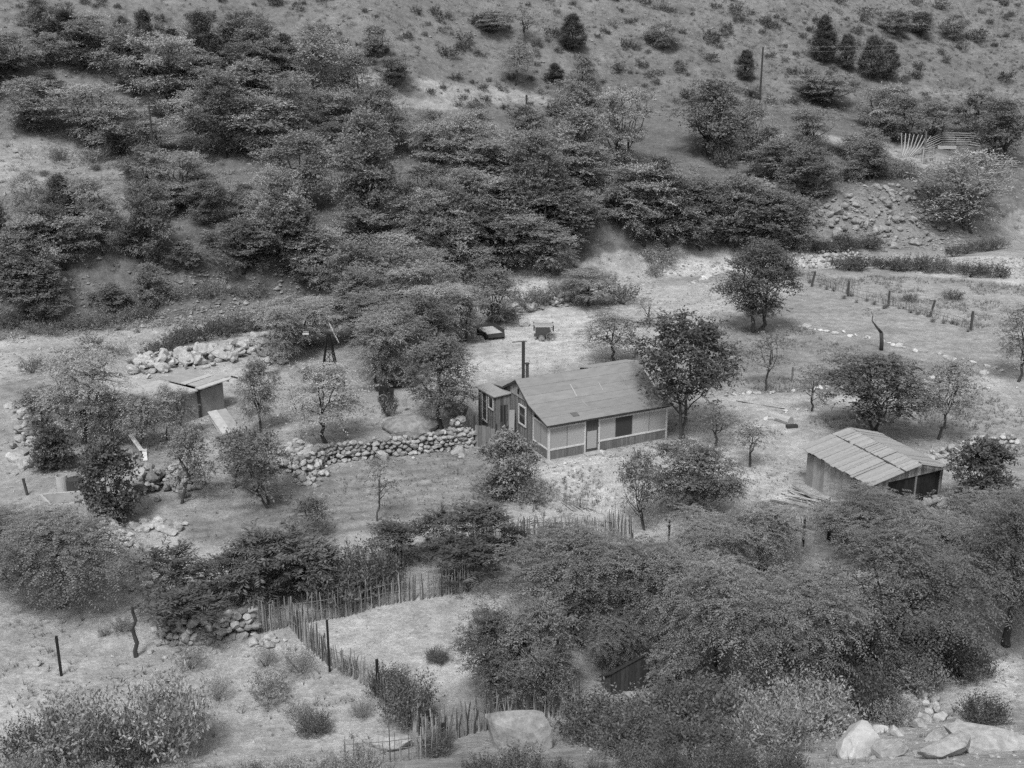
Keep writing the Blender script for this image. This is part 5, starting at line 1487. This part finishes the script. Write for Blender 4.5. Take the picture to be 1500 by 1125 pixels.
    # open barrel
    p = P(93, 722); h = up_px(p, 26); R = 16 / ppm(p) / 2
    a = Acc(); n = 20
    pts = [[0, 0, -.1], [0, 0, h * .5], [0, 0, h]]; a.tube(pts, [R, R * 1.06, R], n, .9, cap=False)
    a.tube([[0, 0, h], [0, 0, h * .35]], [R * .93, R * .93], n, .9, cap=False)
    for k in range(n):
        t0, t1 = 2 * PI * k / n, 2 * PI * (k + 1) / n
    ring0 = np.array([[R * math.cos(2 * PI * k / n), R * math.sin(2 * PI * k / n), h] for k in range(n)]); ring1 = ring0 * [.93, .93, 1]
    a.add(np.concatenate([ring0, ring1]), np.array([[k, (k + 1) % n, n + (k + 1) % n, n + k] for k in range(n)]), .9)
    e = empty('open_barrel', p, 'pale upright barrel open at the top beside the dark fig', 'barrel')
    link('staves', a.mesh('barrel_staves', M['concrete']), e)
    a = Acc(); a.tube([[0, 0, h * .34], [0, 0, h * .36]], R * .92, n, .2); link('inside', a.mesh('barrel_inside_shade', M['black']), e)  # black disc paints the shade down inside the barrel
    # dark drum lying behind the barrel
    p = P(111, 722); a = Acc(); a.tube([[0, 0, .0], [0, 0, .85]], [.42, .42], 16, .3); tag(link('dark_drum', a.mesh('dark_drum', M['darkwood']), None, p), 'dark drum standing right beside the pale open barrel', 'drum')
    # concrete trough
    p = P(123, 756); e = empty('concrete_trough', p, 'open pale concrete water trough at the head of the curved stone wall', 'trough')
    a = Acc(); L_, W_, hh, t = 2.6, 1.9, .85, .14
    ux = np.array([.97, .22, 0]); uy = np.array([-.62, .78, 0]); o = np.array([-1.5, -.5, 0])
    a.box(o + [0, 0, -.2], ux * L_, uy * t, Zv * (hh + .2), .8); a.box(o + uy * (W_ - t) + [0, 0, -.2], ux * L_, uy * t, Zv * (hh + .2), .8)
    a.box(o + uy * t + [0, 0, -.2], ux * t, uy * (W_ - 2 * t), Zv * (hh + .197), .7); a.box(o + uy * t + ux * (L_ - t) + [0, 0, -.2], ux * t, uy * (W_ - 2 * t), Zv * (hh + .197), .9)
    link('basin', a.mesh('trough_basin', M['concrete']), e)
    a = Acc(); a.box(o + uy * t + ux * t, ux * (L_ - 2 * t), uy * (W_ - 2 * t), Zv * .12, .4); link('trough_floor', a.mesh('trough_floor', M['mud']), e)
    # white boards leaning under the thin tree
    for k, (a0, a1, lb) in enumerate((((193, 652, 20), (208, 664, 4), 'pale board leaning downhill under the thin tree'), ((206, 664, 6), (216, 664, 5), 'short pale board lying level beside the leaning one'), ((212, 664, 4), (213, 676, 0), 'pale board pointing downhill from the short level one'))):
        q0 = P(a0[0], a0[1] + a0[2] * .3); q1 = P(a1[0], a1[1] + a1[2] * .3)
        a = Acc(); a.beam([0, 0, a0[2] / 22 + .05], q1 - q0 + [0, 0, a1[2] / 22 + .05], .26, .04, .7); tag(link('white_board', a.mesh('white_board', M['trim']), None, q0), lb, 'board')
    # rusty drum with a bright tub behind it
    p = P(451, 554); a = Acc(); a.tube([[0, 0, -.05], [0, 0, .55]], .28, 16, .5); tag(link('rusty_drum', a.mesh('rusty_drum', M['darkwood']), None, p), 'squat rusty drum near the windmill foot', 'drum')
    p = P(446, 540); a = Acc(); a.tube([[0, 0, -.02], [0, 0, .18]], [.2, .24], 14, .7); tag(link('tin_tub', a.mesh('tin_tub', M['white']), None, p), 'bright tin tub behind the rusty drum', 'tub')
    # tipped wooden box near the wall
    p = P(662, 610); e = empty('tipped_wagon_box', p, 'dark wooden box lying tipped behind the dry-stone wall tree', 'box')
    f = np.array([.88, -.30, -.28]); f /= np.linalg.norm(f); g = np.cross(Zv, f); g /= np.linalg.norm(g); n = np.cross(f, g)
    o = np.array([-.5, 0, .45])
    a = Acc(); a.box(o, f * 1.3, g * .6, n * .05, .5); a.box(o, f * 1.3, -g * .04, n * .6, .6); a.box(o + g * .6, f * 1.3, g * .04, n * .6, .6); a.box(o - f * .04, f * .04, g * .6, n * .6, .4); a.box(o + f * 1.3, f * .04, g * .6, n * .6, .5); a.box(o + n * .6, f * 1.3, g * .6, n * .03, .8)
    link('boards', a.mesh('tipped_box_boards', M['wood']), e)
    a = Acc(); a.box(o - g * .055 + f * .45, f * .06, -g * .02, n * .6, .9); a.box(o - g * .055 + f * 1.2, f * .06, -g * .02, n * .6, .9); link('cleat', a.mesh('tipped_box_cleats', M['greywood']), e)
    # lumber pile
    r = np.random.default_rng(15); c = P(575, 568)
    for k in range(12):
        a = Acc(); L_ = r.uniform(1.2, 2.6); an = r.normal() * .5 - .25; b = c + np.array([r.uniform(-1.0, .6), r.uniform(-.2, 1.2), .06 + .06 * k])
        a.beam([0, 0, 0], [L_ * math.cos(an), L_ * math.sin(an), r.normal() * .12], .2, .05, r.uniform(.1, .95)); tag(link('loose_plank', a.mesh('loose_plank', M['greywood' if k % 3 else 'darkwood']), None, b), 'loose plank in the lumber pile under the dark yard tree', 'plank', 'planks of the yard lumber pile')
    a = Acc(); b = c + [-.7, -.6, .1]; a.beam([0, 0, 0], [.25, -.1, 1.0], .12, .05, .8); tag(link('white_board', a.mesh('white_board', M['white']), None, b), 'bright board standing on end at the lumber pile', 'board')
    p = P(566, 590); e = empty('machine_hulk', p, 'black scrap machine body in front of the lumber pile', 'scrap')
    a = Acc(); a.box([-.5, 0, .05], X * .95, Y * .7, Zv * .75, .5); a.box([-.42, -.02, .8], X * .5, Y * .5, Zv * .3, .3); link('body', a.mesh('hulk_body', M['black']), e)
    a = Acc(); wheel(a, [-.2, -.1, .3], .3, [0, 1, 0], 8, .5); wheel(a, [.5, .1, .22], .22, [.3, 1, 0], 8, .5); link('wheel', a.mesh('hulk_wheel', M['metal']), e)
    p = P(592, 532); post(592.5, 530, 16, 5, 'short black post behind the lumber pile')
    p = P(590, 611)
    # leaning bin beside the wall head
    boulder(P(600, 630), 3.6, 2.6, .95, 'smooth rounded pale rock mound behind the dry-stone wall', 3, m='boulder', blocky=-1, sink=.5)
    a = Acc(); p = P(592, 606); a.box([-.12, -.1, 0], X * .26, Y * .2, Zv * .55, .7); tag(link('wooden_stub', a.mesh('wooden_stub', M['greywood']), None, p + np.array([0, .6, .3])), 'short wooden stub behind the rounded rock mound', 'post')

def corral():
    r = np.random.default_rng(9)
    e = empty('corral_fence', P(1395, 216), 'horizontal pole corral fence under the dark terrace trees', 'fence'); c = np.array(e.location)
    pts = [P(1352, 226), P(1378, 214), P(1420, 214), P(1462, 222)]
    a = Acc()
    for q0, q1 in zip(pts[:-1], pts[1:]):
        for k in range(6): a.tube([q0 - c + [0, 0, .25 + .3 * k], q1 - c + [0, 0, .25 + .3 * k + r.normal() * .04]], [.06, .05], 5, r.uniform(.4, .95))
    link('rails', a.mesh('corral_rails', M['greywood']), e)
    for q in pts + [(pts[1] + pts[2]) / 2]:
        a = Acc(); a.tube([q - c + [0, .1, -.4], q - c + [0, .1, 2.1]], .10, 6, .2); link('post', a.mesh('corral_post', M['darkwood']), e)
    e = empty('pole_gate', P(1360, 240), 'ladder-like pole gate beside the corral gatepost', 'gate'); c = np.array(e.location)
    q0, q1 = P(1351, 238), P(1366, 236); a = Acc()
    for k in range(7): a.tube([q0 - c + [0, 0, .2 + .25 * k], q1 - c + [0, 0, .2 + .25 * k]], .045, 5, r.uniform(.4, .9))
    a.tube([q0 - c + [0, 0, -.2], q0 - c + [0, 0, 1.9]], .1, 6, .8); a.tube([q1 - c + [0, 0, -.2], q1 - c + [0, 0, 1.8]], .07, 6, .7)
    link('rails', a.mesh('pole_gate_rails', M['greywood']), e)
    a = Acc(); p = P(1353, 232); a.tube([[0, 0, -.3], [0, 0, 3.4]], [.16, .12], 7, .3); tag(link('gatepost', a.mesh('gatepost', M['wood']), None, p), 'thick tall gatepost at the corral entrance', 'post')
    for k in range(8):
        q0 = P(1318 + k * 2.6, 231 - .3 * k); q1 = P(1326 + k * 4.2, 224); a = Acc()
        d = q1 - q0; top = np.array([.3 + .32 * k, 1.2, 3.0 - .08 * k])
        a.tube([[0, 0, 0], top * .5 + [.15, 0, -.25], top], [.09, .08, .05], 6, r.uniform(.5, 1)); tag(link('leaning_pole', a.mesh('leaning_pole', M['greywood']), None, q0), 'peeled pole leaning in the stack at the corral corner', 'pole', 'poles leaning at the corral corner')
    a = Acc(); p = P(1387, 220); a.box([-1.2, 0, .15], X * 2.4, Y * .4, Zv * .4, .8); a.box([-1.1, .05, -.1], X * .1, Y * .3, Zv * .3, .3); a.box([1.0, .05, -.1], X * .1, Y * .3, Zv * .3, .3); tag(link('feed_trough', a.mesh('feed_trough', M['concrete']), None, p), 'long pale feed trough inside the corral', 'trough')
    # rail scraps lower right
    e = empty('low_rail_fence', P(1462, 248), 'low broken rail fence below the corral trees', 'fence'); c = np.array(e.location); a = Acc(); q0, q1 = P(1452, 246), P(1490, 246)
    for k in range(4): a.tube([q0 - c + [0, 0, .2 + .25 * k], q1 - c + [0, 0, .2 + .25 * k]], .05, 5, .6)
    link('rails', a.mesh('low_rails', M['greywood']), e); a = Acc(); a.tube([q0 - c + [0, 0, -.2], q0 - c + [0, 0, 1.3]], .08, 6, .4); link('post', a.mesh('low_rail_post', M['wood']), e)

def telephone():
    p1 = P(1113, 146); h1 = up_px(p1, 146 - 69)
    e = empty('telephone_pole', p1, 'tall bare telephone pole standing alone on the hillside beside the lone juniper', 'pole')
    a = Acc(); a.tube([[0, 0, -.5], [0, 0, h1]], [.15, .11], 8, .2); link('pole_shaft', a.mesh('pole_shaft', M['darkwood']), e)
    a = Acc(); a.beam([-.1, 0, h1 - .1], [.5, 0, h1 - .02], .08, .08, .4); a.tube([[.3, 0, h1 - .05], [.3, 0, h1 + .2]], .05, 6, .9); a.tube([[.1, -.1, h1 - .6], [.5, -.1, h1 - .5]], .05, 6, .9); link('insulator_arm', a.mesh('insulator_arm', M['greywood']), e)
    p2 = P(771, 192); h2 = up_px(p2, 192 - 139)
    e = empty('telephone_pole', p2, 'telephone pole with two crossarms rising out of the far wood', 'pole')
    a = Acc(); a.tube([[0, 0, -.5], [0, 0, h2]], [.14, .11], 8, .2); link('pole_shaft', a.mesh('pole_shaft', M['darkwood']), e)
    for dz, L_ in ((.3, .9), (.75, 1.15)):
        a = Acc(); a.beam([-L_, 0, h2 - dz], [L_, 0, h2 - dz - .05], .1, .1, .9)
        for k in range(6): a.tube([[-L_ + .1 + k * (2 * L_ - .2) / 5, 0, h2 - dz], [-L_ + .1 + k * (2 * L_ - .2) / 5, 0, h2 - dz + .2]], .03, 5, .9)
        link('crossarm', a.mesh('crossarm', M['wood']), e)
    p3 = P(226, 236); h3 = up_px(p3, 236 - 150)
    e = empty('telephone_pole', p3, 'thin telephone pole standing among the layered trees right of the clearing', 'pole')
    a = Acc(); a.tube([[0, 0, -.5], [0, 0, h3]], [.12, .09], 7, .3); link('pole_shaft', a.mesh('pole_shaft', M['darkwood']), e)
    a = Acc(); a.beam([-.6, 0, h3 - .3], [.6, 0, h3 - .3], .08, .08, .8); link('crossarm', a.mesh('crossarm', M['wood']), e)
    # wires from the bare pole to the right
    far = P(1560, 120); far[2] += 8
    for k, dz in enumerate((.1, -.5)):
        a = Acc(); q0 = p1 + [0, 0, h1 + dz]; t = np.linspace(0, 1, 14)[:, None]
        pts = q0 + (far + [0, 0, dz] - q0) * t - np.array([0, 0, 1.0]) * 4 * t * (1 - t) * .9
        a.tube(pts - q0, .009, 3, .7, cap=False); tag(link('telephone_wire', a.mesh('telephone_wire', M['wire']), None, q0), ('upper' if k == 0 else 'lower') + ' of the two thin wires running from the bare hillside pole', 'wire')

def far_posts():
    post(90, 990, 58, 3.2, 'thin black steel fence post alone on the pale front slope')
    post(200, 962, 74, 6, 'crooked dark wooden stick standing on the front slope', 'crooked_stick', 'bark', .02, True)
    post(262, 942, 44, 5, 'crooked dark stick leaning on the low stone wall', 'crooked_stick', 'bark', .08, True)
    post(483, 984, 76, 3, 'black steel post at the bent stick fence')
    post(554, 1020, 54, 4, 'short black steel post at the pen end of the stick fence')
    post(650, 1094, 34, 6, 'dark stubby post in front of the near stick fence')
    post(1176, 800, 40, 3, 'left one of two thin steel posts in front of the plank shed')
    post(1213, 792, 34, 4, 'right one of two steel posts in front of the plank shed', lean=0.02)
    post(979, 806, 44, 3, 'thin post beside the small orchard tree at the stick fence end')
    post(923, 790, 34, 5, 'dark crooked post at the end of the small stick fence', 'crooked_stick', 'bark', 0, True)
    post(1188, 420, 22, 2.6, 'leaning dark post at the near end of the far brush fence', m='darkwood', lean=.2)
    post(1242, 434, 22, 2.5, 'thin second post of the far brush fence', m='darkwood')
    post(1301, 449, 23, 2.4, 'straight dark third post of the far brush fence', m='darkwood')
    post(1361, 464, 24, 2.4, 'leaning fourth post of the far brush fence', m='darkwood', lean=.25)
    post(1422, 484, 28, 3, 'thick bushy end post of the far brush fence', m='darkwood')
    post(1160, 560, 22, 2.5, 'thin pale stake in the grass between the roads', m='wood')
    post(97, 300, 26, 2.5, 'thin dark post at the bottom of the pale clearing', m='darkwood')
    post(41, 725, 24, 3, 'thin leaning stick beside the rubble at the edge', m='darkwood', lean=-.15)
    post(45, 612, 30, 4, 'dark leaning stick beside the low flat-roofed hut', m='darkwood', lean=.3)
    for x0, y0, x1, y1, lb in ((510, 622, 520, 618, ''),): pass
    # broken dead trunk
    p = P(1291, 513); h = up_px(p, 26)
    e = empty('dead_tree', p, 'broken dead trunk with a bent arm and one leafy twig beside the upper road', 'tree')
    a = Acc(); a.tube([[0, 0, -.2], [-.04, 0, h * .5], [-.15, 0, h]], [.16, .15, .15], 7, .2); a.tube([[-.15, 0, h], [-.55, 0, h + .45], [-.95, 0, h + .95]], [.13, .09, .05], 6, .2); a.tube([[-.95, 0, h + .95], [-.92, 0, h + 1.4], [-1.1, 0, h + 1.7]], [.04, .03, .02], 5, .3)
    link('trunk', a.mesh('dead_trunk', M['bark'], True), e)
    a = Acc(); r = np.random.default_rng(2); n = 40; O = np.array([-1.1, 0, h + 1.7]) + r.normal(size=(n, 3)) * [.5, .5, .12]; az = r.uniform(0, 6.28, n); D = np.stack([np.cos(az), np.sin(az), .1 + 0 * az], 1)
    sprays(a, r, O, D, .45, 8, .13, .06, .3, .4, r.uniform(.3, .8, n)); link('crown', a.mesh('dead_tree_twig', M['leaf_mid']), e)

def stones():
    stone_meshes()
    stone_wall('dry_stone_wall', 'long dry-stone wall of rounded stones left of the farmhouse', [(428, 700), (480, 676), (560, 668), (640, 660), (692, 653)], 1.15, .8, .40, 41, loose=.9)
    stone_wall('dry_stone_wall', 'curved dry-stone wall at the corner below the concrete trough', [(140, 765), (165, 790), (190, 812), (208, 838)], 1.0, .9, .36, 42, loose=1.2, m='pale_stone')
    stone_wall('dry_stone_wall', 'low stone wall of large stones ending at the stick fence corner', [(232, 940), (285, 942), (330, 934), (368, 928)], 1.0, .8, .46, 43, loose=.6)
    stone_wall('dry_stone_wall', 'low stone wall in front of the plank shed opening', [(1285, 772), (1330, 752), (1390, 738), (1420, 740)], .5, .8, .48, 44, m='pale_stone', loose=.5)
    stone_wall('dry_stone_wall', 'rough stone row behind the plank shed running out of view', [(1360, 672), (1400, 662), (1440, 650), (1490, 648)], .45, .7, .45, 45, m='pale_stone')
    stone_heap('rubble_heap', 'dark rubble heap behind the small dark tree', [(195, 715), (235, 715), (285, 700)], 5, 1.0, .5, 46, 190)
    stone_heap('rubble_heap', 'loose rubble slope at the garden end of the long stone wall', [(425, 690), (470, 690), (420, 660)], 3, .6, .42, 47, 110, m='pale_stone')
    r = np.random.default_rng(48); line = resample(np.array([P(*q)[:2] for q in [(195, 548), (250, 534), (320, 524), (400, 511)]]), .1)
    for k in range(230):
        j = r.integers(len(line)); f = np.clip(r.normal() * .42, -1, 1); q = line[j] + np.array([-.35, .94]) * f * 2.6 + r.normal(size=2) * .15
        o = link('creek_boulder', _stone_me[r.integers(len(_stone_me))], None, [q[0], q[1], Hs(*q) + .9 * (1 - f * f) * r.uniform(.1, 1) * (.5 + vn(q[0] * .4, q[1] * .4))])
        sc = .72 * np.clip(r.lognormal(-.1, .4), .4, 2.1); o.scale = (sc * r.uniform(.9, 1.4), sc, sc * .75); o.rotation_euler = r.normal(size=3) * .6
        tag(o, 'pale rounded boulder in the long bank piled beside the creek', 'boulder', 'boulders of the creek bank')
    stone_heap('rubble_heap', 'scattered stones along the creek edge behind the windmill', [(390, 538), (420, 520), (440, 490)], 3.5, .5, .4, 49, 90, m='pale_stone')
    stone_heap('rubble_heap', 'scattered stones at the creek edge behind the flat wagon', [(735, 465), (780, 455), (850, 435), (870, 420)], 3.5, .55, .45, 50, 120, m='pale_stone')
    stone_heap('rubble_heap', 'pale rubble along the creek gravel beyond the round dark tree', [(1165, 388), (1210, 380), (1260, 372)], 6, .4, .38, 51, 160, m='pale_stone')
    stone_heap('rubble_heap', 'stones spilling beside the low flat-roofed hut', [(34, 590), (48, 640), (60, 690)], 3, .5, .55, 52, 80, m='pale_stone')
    stone_heap('rubble_heap', 'flagstones and stones by the garden path', [(195, 775), (235, 772), (262, 778)], 1.4, .18, .55, 53, 40, m='pale_stone')
    stone_heap('rubble_heap', 'rocks scattered down the rocky bank', [(1210, 335), (1290, 325), (1370, 320)], 9, .3, .7, 54, 210, m='boulder')
    stone_heap('rubble_heap', 'small stones along the top of the far brush fence gravel', [(1090, 262), (1140, 275), (1190, 300)], 5, .2, .5, 55, 70, m='boulder')
    stone_heap('rubble_heap', 'broken stones at the edge of the corner footpath', [(1310, 1040), (1360, 1020), (1390, 1050)], 1.6, .3, .34, 56, 46, m='pale_stone')
    stone_heap('rubble_heap', 'loose stones strewn above the low stone wall', [(205, 870), (220, 855), (235, 850)], 1.6, .2, .32, 57, 34, m='pale_stone')
    stone_heap('rubble_heap', 'flat stones under the stick fence corner', [(375, 945), (400, 935)], 1.0, .12, .3, 58, 30, m='pale_stone')
    stone_heap('rubble_heap', 'rough stones at the house end of the long stone wall', [(662, 640), (680, 636)], 1.6, 1.0, .5, 59, 34)
    line_stones([(1062, 579), (1110, 578), (1180, 573), (1230, 566), (1290, 560)], .30, .36, 'pale stone in the row edging the lower road near the house', 'stones edging the lower road', 61)
    line_stones([(1310, 562), (1390, 553), (1450, 545), (1500, 540)], .30, .40, 'pale stone in the row on the upper edge of the lower road', 'stones on the upper edge of the lower road', 62)
    line_stones([(1330, 580), (1390, 574), (1440, 569), (1500, 567)], .28, .42, 'pale stone in the row on the lower edge of the lower road', 'stones on the lower edge of the lower road', 63)
    line_stones([(1120, 474), (1165, 480), (1235, 489), (1280, 497), (1340, 514), (1400, 527), (1470, 541)], .36, .42, 'pale stone in the row edging the upper road', 'stones edging the upper road', 64)
    line_stones([(1000, 418), (1030, 410), (1050, 402)], .4, .6, 'stone in the short row at the far corner of the yard', 'stones at the far yard corner', 65)
    line_stones([(813, 684), (828, 681), (845, 678), (862, 674), (872, 678)], .20, .22, 'white stone edging the flower bed below the porch', 'stones of the porch flower bed', 66)
    line_stones([(882, 664), (893, 668), (898, 674)], .22, .22, 'white stone beside the porch step', 'stones beside the porch step', 67)
    line_stones([(1120, 615), (1150, 603), (1185, 602), (1200, 598)], .3, .5, 'stone in the broken row below the lower road', 'stones below the lower road', 68)
    boulder(P(760, 1092), 2.35, 1.7, 1.35, 'big square-faced boulder against the near stick fence', 11, .1, blocky=.72)
    boulder(P(1252, 1107), 1.55, 1.3, .85, 'bright angular boulder at the lower rim of the brush', 12, .4, m='border_stone')
    boulder(P(1299, 1108), 1.0, .9, .7, 'smaller pale boulder right of the bright angular one', 13, m='pale_stone')
    boulder(P(1103, 1094), .95, .8, 1.0, 'upright grey boulder behind the grey brush', 14, .3)
    boulder(P(1450, 1098), 2.4, 1.6, .75, 'flat broad pale rock slab in the near corner', 15, .2, m='pale_stone')
    boulder(P(1385, 1108), 1.8, .8, .55, 'long sloping pale rock beside the flat slab', 17, .6, m='pale_stone')
    boulder(P(1330, 1062), .9, .7, .35, 'flat stone above the bright angular boulder', 18, .2, m='pale_stone')
    boulder(P(1352, 1058), .7, .5, .45, 'tilted stone by the corner footpath', 19, m='pale_stone')
    for k, (x, y, w_, h_, lb) in enumerate(((1345, 1066, .55, .4, 'small angular rock just above the long sloping one'), (1376, 1056, .6, .45, 'angular rock at the foot of the corner footpath'), (1402, 1066, .5, .35, 'small pale rock beside the flat slab edge'), (1312, 1078, .5, .35, 'small rock above the smaller pale boulder'), (1420, 1040, .45, .3, 'little pale rock on the corner footpath'), (1288, 1072, .6, .3, 'flat rock in the brush above the bright angular boulder'), (1365, 1085, .6, .4, 'grey rock at the tip of the long sloping one'))):
        boulder(P(x, y), w_, w_ * .8, h_, lb, 50 + k, m='border_stone' if k % 2 else 'pale_stone')
    boulder(P(575, 1095), 1.5, 1.0, .6, 'pale boulder seen through the thin end of the near stick fence', 20, m='pale_stone')
    boulder(P(55, 975), .38, .3, .25, 'small pale rock on the front slope beside the black post', 21, m='pale_stone')
    boulder(P(278, 940), .9, .7, .9, 'largest dark boulder in the low stone wall', 22)
    boulder(P(955, 1025), .7, .5, .35, 'pale rock below the dark plank hut', 24, m='pale_stone')
    boulder(P(923, 1022), .6, .45, .3, 'pale stone beside the dark plank hut', 25, m='pale_stone')
    boulder(P(768, 478), .9, .7, .7, 'pale rock at the yard edge behind the two wagons', 26, m='pale_stone')
    boulder(P(560, 672), .7, .6, .5, 'large pale stone at the foot of the long stone wall', 27, m='pale_stone')
    boulder(P(672, 668), 1.0, .7, .6, 'squared pale block at the house end of the stone wall', 28, m='pale_stone')
    boulder(P(1243, 765), .8, .6, .6, 'white pointed rock at the plank shed corner', 29, m='pale_stone')
    boulder(P(205, 776), .9, .7, .18, 'flat flagstone on the garden path', 30, m='pale_stone')
    boulder(P(250, 783), .8, .6, .3, 'pale flat stone at the garden corner', 32, m='pale_stone')

def fences():
    stick_fence('stick_fence', 'dense stick fence bending at the low stone wall corner', [(368, 925), (395, 925), (425, 918), (450, 948), (480, 972)], 1.55, 13, 71, .024, .05)
    stick_fence('stick_fence', 'sagging stick fence running from the bend to the black posts', [(480, 974), (515, 992), (550, 1015)], 1.25, 11, 72, .022, .12)
    stick_fence('stick_fence', 'overgrown stick fence hidden by dark brush near the pale boulder', [(550, 1016), (590, 1055), (625, 1085), (655, 1095)], 1.2, 13, 73, .022, .15)
    stick_fence('stick_fence', 'tall crooked stick fence behind the big boulder', [(640, 1092), (690, 1075), (740, 1062), (800, 1052), (850, 1040)], 1.6, 14, 74, .028, .16, jitter=.45)
    stick_fence('stick_fence', 'sparse thin stick fence in the very near foreground', [(505, 1122), (560, 1118), (610, 1112), (645, 1105)], 1.3, 6, 75, .014, .1, jitter=.4)
    stick_fence('stick_fence', 'long overgrown stick fence along the upper side of the bare pen', [(425, 915), (500, 905), (560, 887), (620, 878), (690, 866)], 1.5, 11, 76, .022, .08)
    stick_fence('stick_fence', 'small stick fence at the foot of the garden path', [(690, 792), (760, 790), (830, 790), (880, 786), (928, 793)], 1.4, 12, 77, .024, .12, jitter=.4)
    stick_fence('stick_fence', 'denser upright end of the small stick fence by the orchard tree', [(885, 788), (905, 790), (927, 794)], 1.75, 16, 78, .024, .06)
    stick_fence('stick_fence', 'thin leaning stick fence beside the gable bush', [(783, 712), (800, 722), (830, 742), (860, 748)], .9, 6, 79, .016, .2, jitter=.5)
    stick_fence('brush_fence', 'long sparse brush fence along the pale flat beyond the upper road', [(1165, 402), (1242, 432), (1301, 447), (1361, 464), (1425, 484)], 1.05, 7, 80, .018, .3, jitter=.6)
    # felled sticks on the path edge
    r = np.random.default_rng(81)
    for k in range(14):
        q0 = P(822 + k * 3.2, 735 + k * .8 + r.normal()); q1 = P(838 + k * 2.6, 748 + r.normal() * 2)
        a = Acc(); a.tube([[0, 0, .05], q1 - q0 + [0, 0, .12]], .025, 5, r.uniform(.4, 1)); tag(link('fallen_stick', a.mesh('fallen_stick', M['greywood']), None, q0), 'pale stick fallen flat at the garden path edge', 'stick', 'sticks fallen at the garden path')
    # pipe on the bare lot
    q0, q1 = P(1078, 588), P(1150, 600); a = Acc(); a.tube([[0, 0, .05], (q1 - q0) * .5 + [0, -.05, .04], q1 - q0 + [0, 0, .05]], .03, 5, .2)
    tag(link('iron_pipe', a.mesh('iron_pipe', M['black']), None, q0), 'thin dark pipe lying across the lower road', 'pipe')
    q0 = P(1325, 845); a = Acc(); a.tube([[0, 0, 2.2], [1.0, .1, 2.25], [2.1, .2, 2.45]], [.03, .035, .02], 5, .9); tag(link('bare_branch', a.mesh('bare_branch', M['greywood']), None, q0), 'bare pale branch sticking out above the thicket crowns', 'branch')

# ------------------------------------------------------------------ light, sky, camera
def light_and_camera():
    w = bpy.data.worlds.new('World'); bpy.context.scene.world = w; w.use_nodes = True
    nt = w.node_tree; N = nt.nodes; L = nt.links
    bg = N['Background']; sk = N.new('ShaderNodeTexSky'); sk.sky_type = 'NISHITA'; sk.sun_disc = False
    el, rot = math.radians(SUN_EL), math.radians(SUN_ROT)
    sk.sun_elevation = el; sk.sun_rotation = rot; sk.dust_density = 4; sk.air_density = 1.5
    bw = N.new('ShaderNodeRGBToBW'); L.new(sk.outputs[0], bw.inputs[0]); L.new(bw.outputs[0], bg.inputs['Color'])
    bg.inputs['Strength'].default_value = SKY
    sd = bpy.data.lights.new('sun', 'SUN'); sd.energy = SUN; sd.angle = math.radians(SUN_ANG); sd.color = (1, 1, 1)
    so = bpy.data.objects.new('sun', sd); C.objects.link(so)
    d = Vector((math.sin(rot) * math.cos(el), math.cos(rot) * math.cos(el), math.sin(el)))   # towards the sun
    so.rotation_euler = (-d).to_track_quat('-Z', 'Y').to_euler(); so.location = (0, 60, 80)
    cam = bpy.data.cameras.new('camera'); co = bpy.data.objects.new('camera', cam); C.objects.link(co)
    cam.sensor_width = 36; cam.sensor_fit = 'HORIZONTAL'; cam.lens = FPX / 1500 * 36
    cam.clip_start = .5; cam.clip_end = 5000
    co.location = CAM; co.rotation_euler = (PI / 2 - TILT, 0, 0)
    s = bpy.context.scene; s.camera = co
    s.view_settings.view_transform = 'Standard'; s.view_settings.look = 'None'; s.view_settings.gamma = 1; s.view_settings.exposure = EXPO
    s.view_settings.use_curve_mapping = False
    s.cycles.use_denoising = False; s.cycles.use_adaptive_sampling = False
    s.cycles.max_bounces = 6; s.cycles.diffuse_bounces = 3; s.cycles.transmission_bounces = 3

SUN_EL, SUN_ROT, SUN, SUN_ANG, SKY, EXPO = 56, 195, 1.9, 11, .105, 0.4

build_ground()
protos()
PR['broadtall'] = [tree_proto(181 + i, 5.6, 2.4, .34, 'round', 84, 16, 9, .62, .17, .075, .32, .42, .33, 2, 6, .10, .03, 'leaf_dark', .45, .2, lobes=.2, name='walnut_tree') for i in range(2)]
strip('hill_track', [(230, 60), (300, 72), (400, 92), (520, 118), (640, 128), (760, 140)], 2.2)
strip('lower_hill_track', [(420, 150), (520, 150), (620, 155), (700, 152)], 1.6)
strip('upper_road', [(1062, 470), (1120, 462), (1200, 464), (1300, 490), (1400, 514), (1490, 533)], 4.2)
strip('lower_road', [(1000, 612), (1060, 597), (1150, 590), (1230, 582), (1340, 566), (1420, 560), (1500, 553)], 2.8)
strip('terrace_track', [(1140, 202), (1220, 205), (1290, 214), (1345, 238)], 2.0)
strip('footpath', [(885, 672), (890, 700), (880, 725), (905, 760), (925, 790)], .9, .25)
W = house()
shed()
poles_pile()
stones()
fences()
wagons()
windmill()
left_buildings()
corral()
telephone()
far_posts()
vegetation()
ground_cover()
light_and_camera()
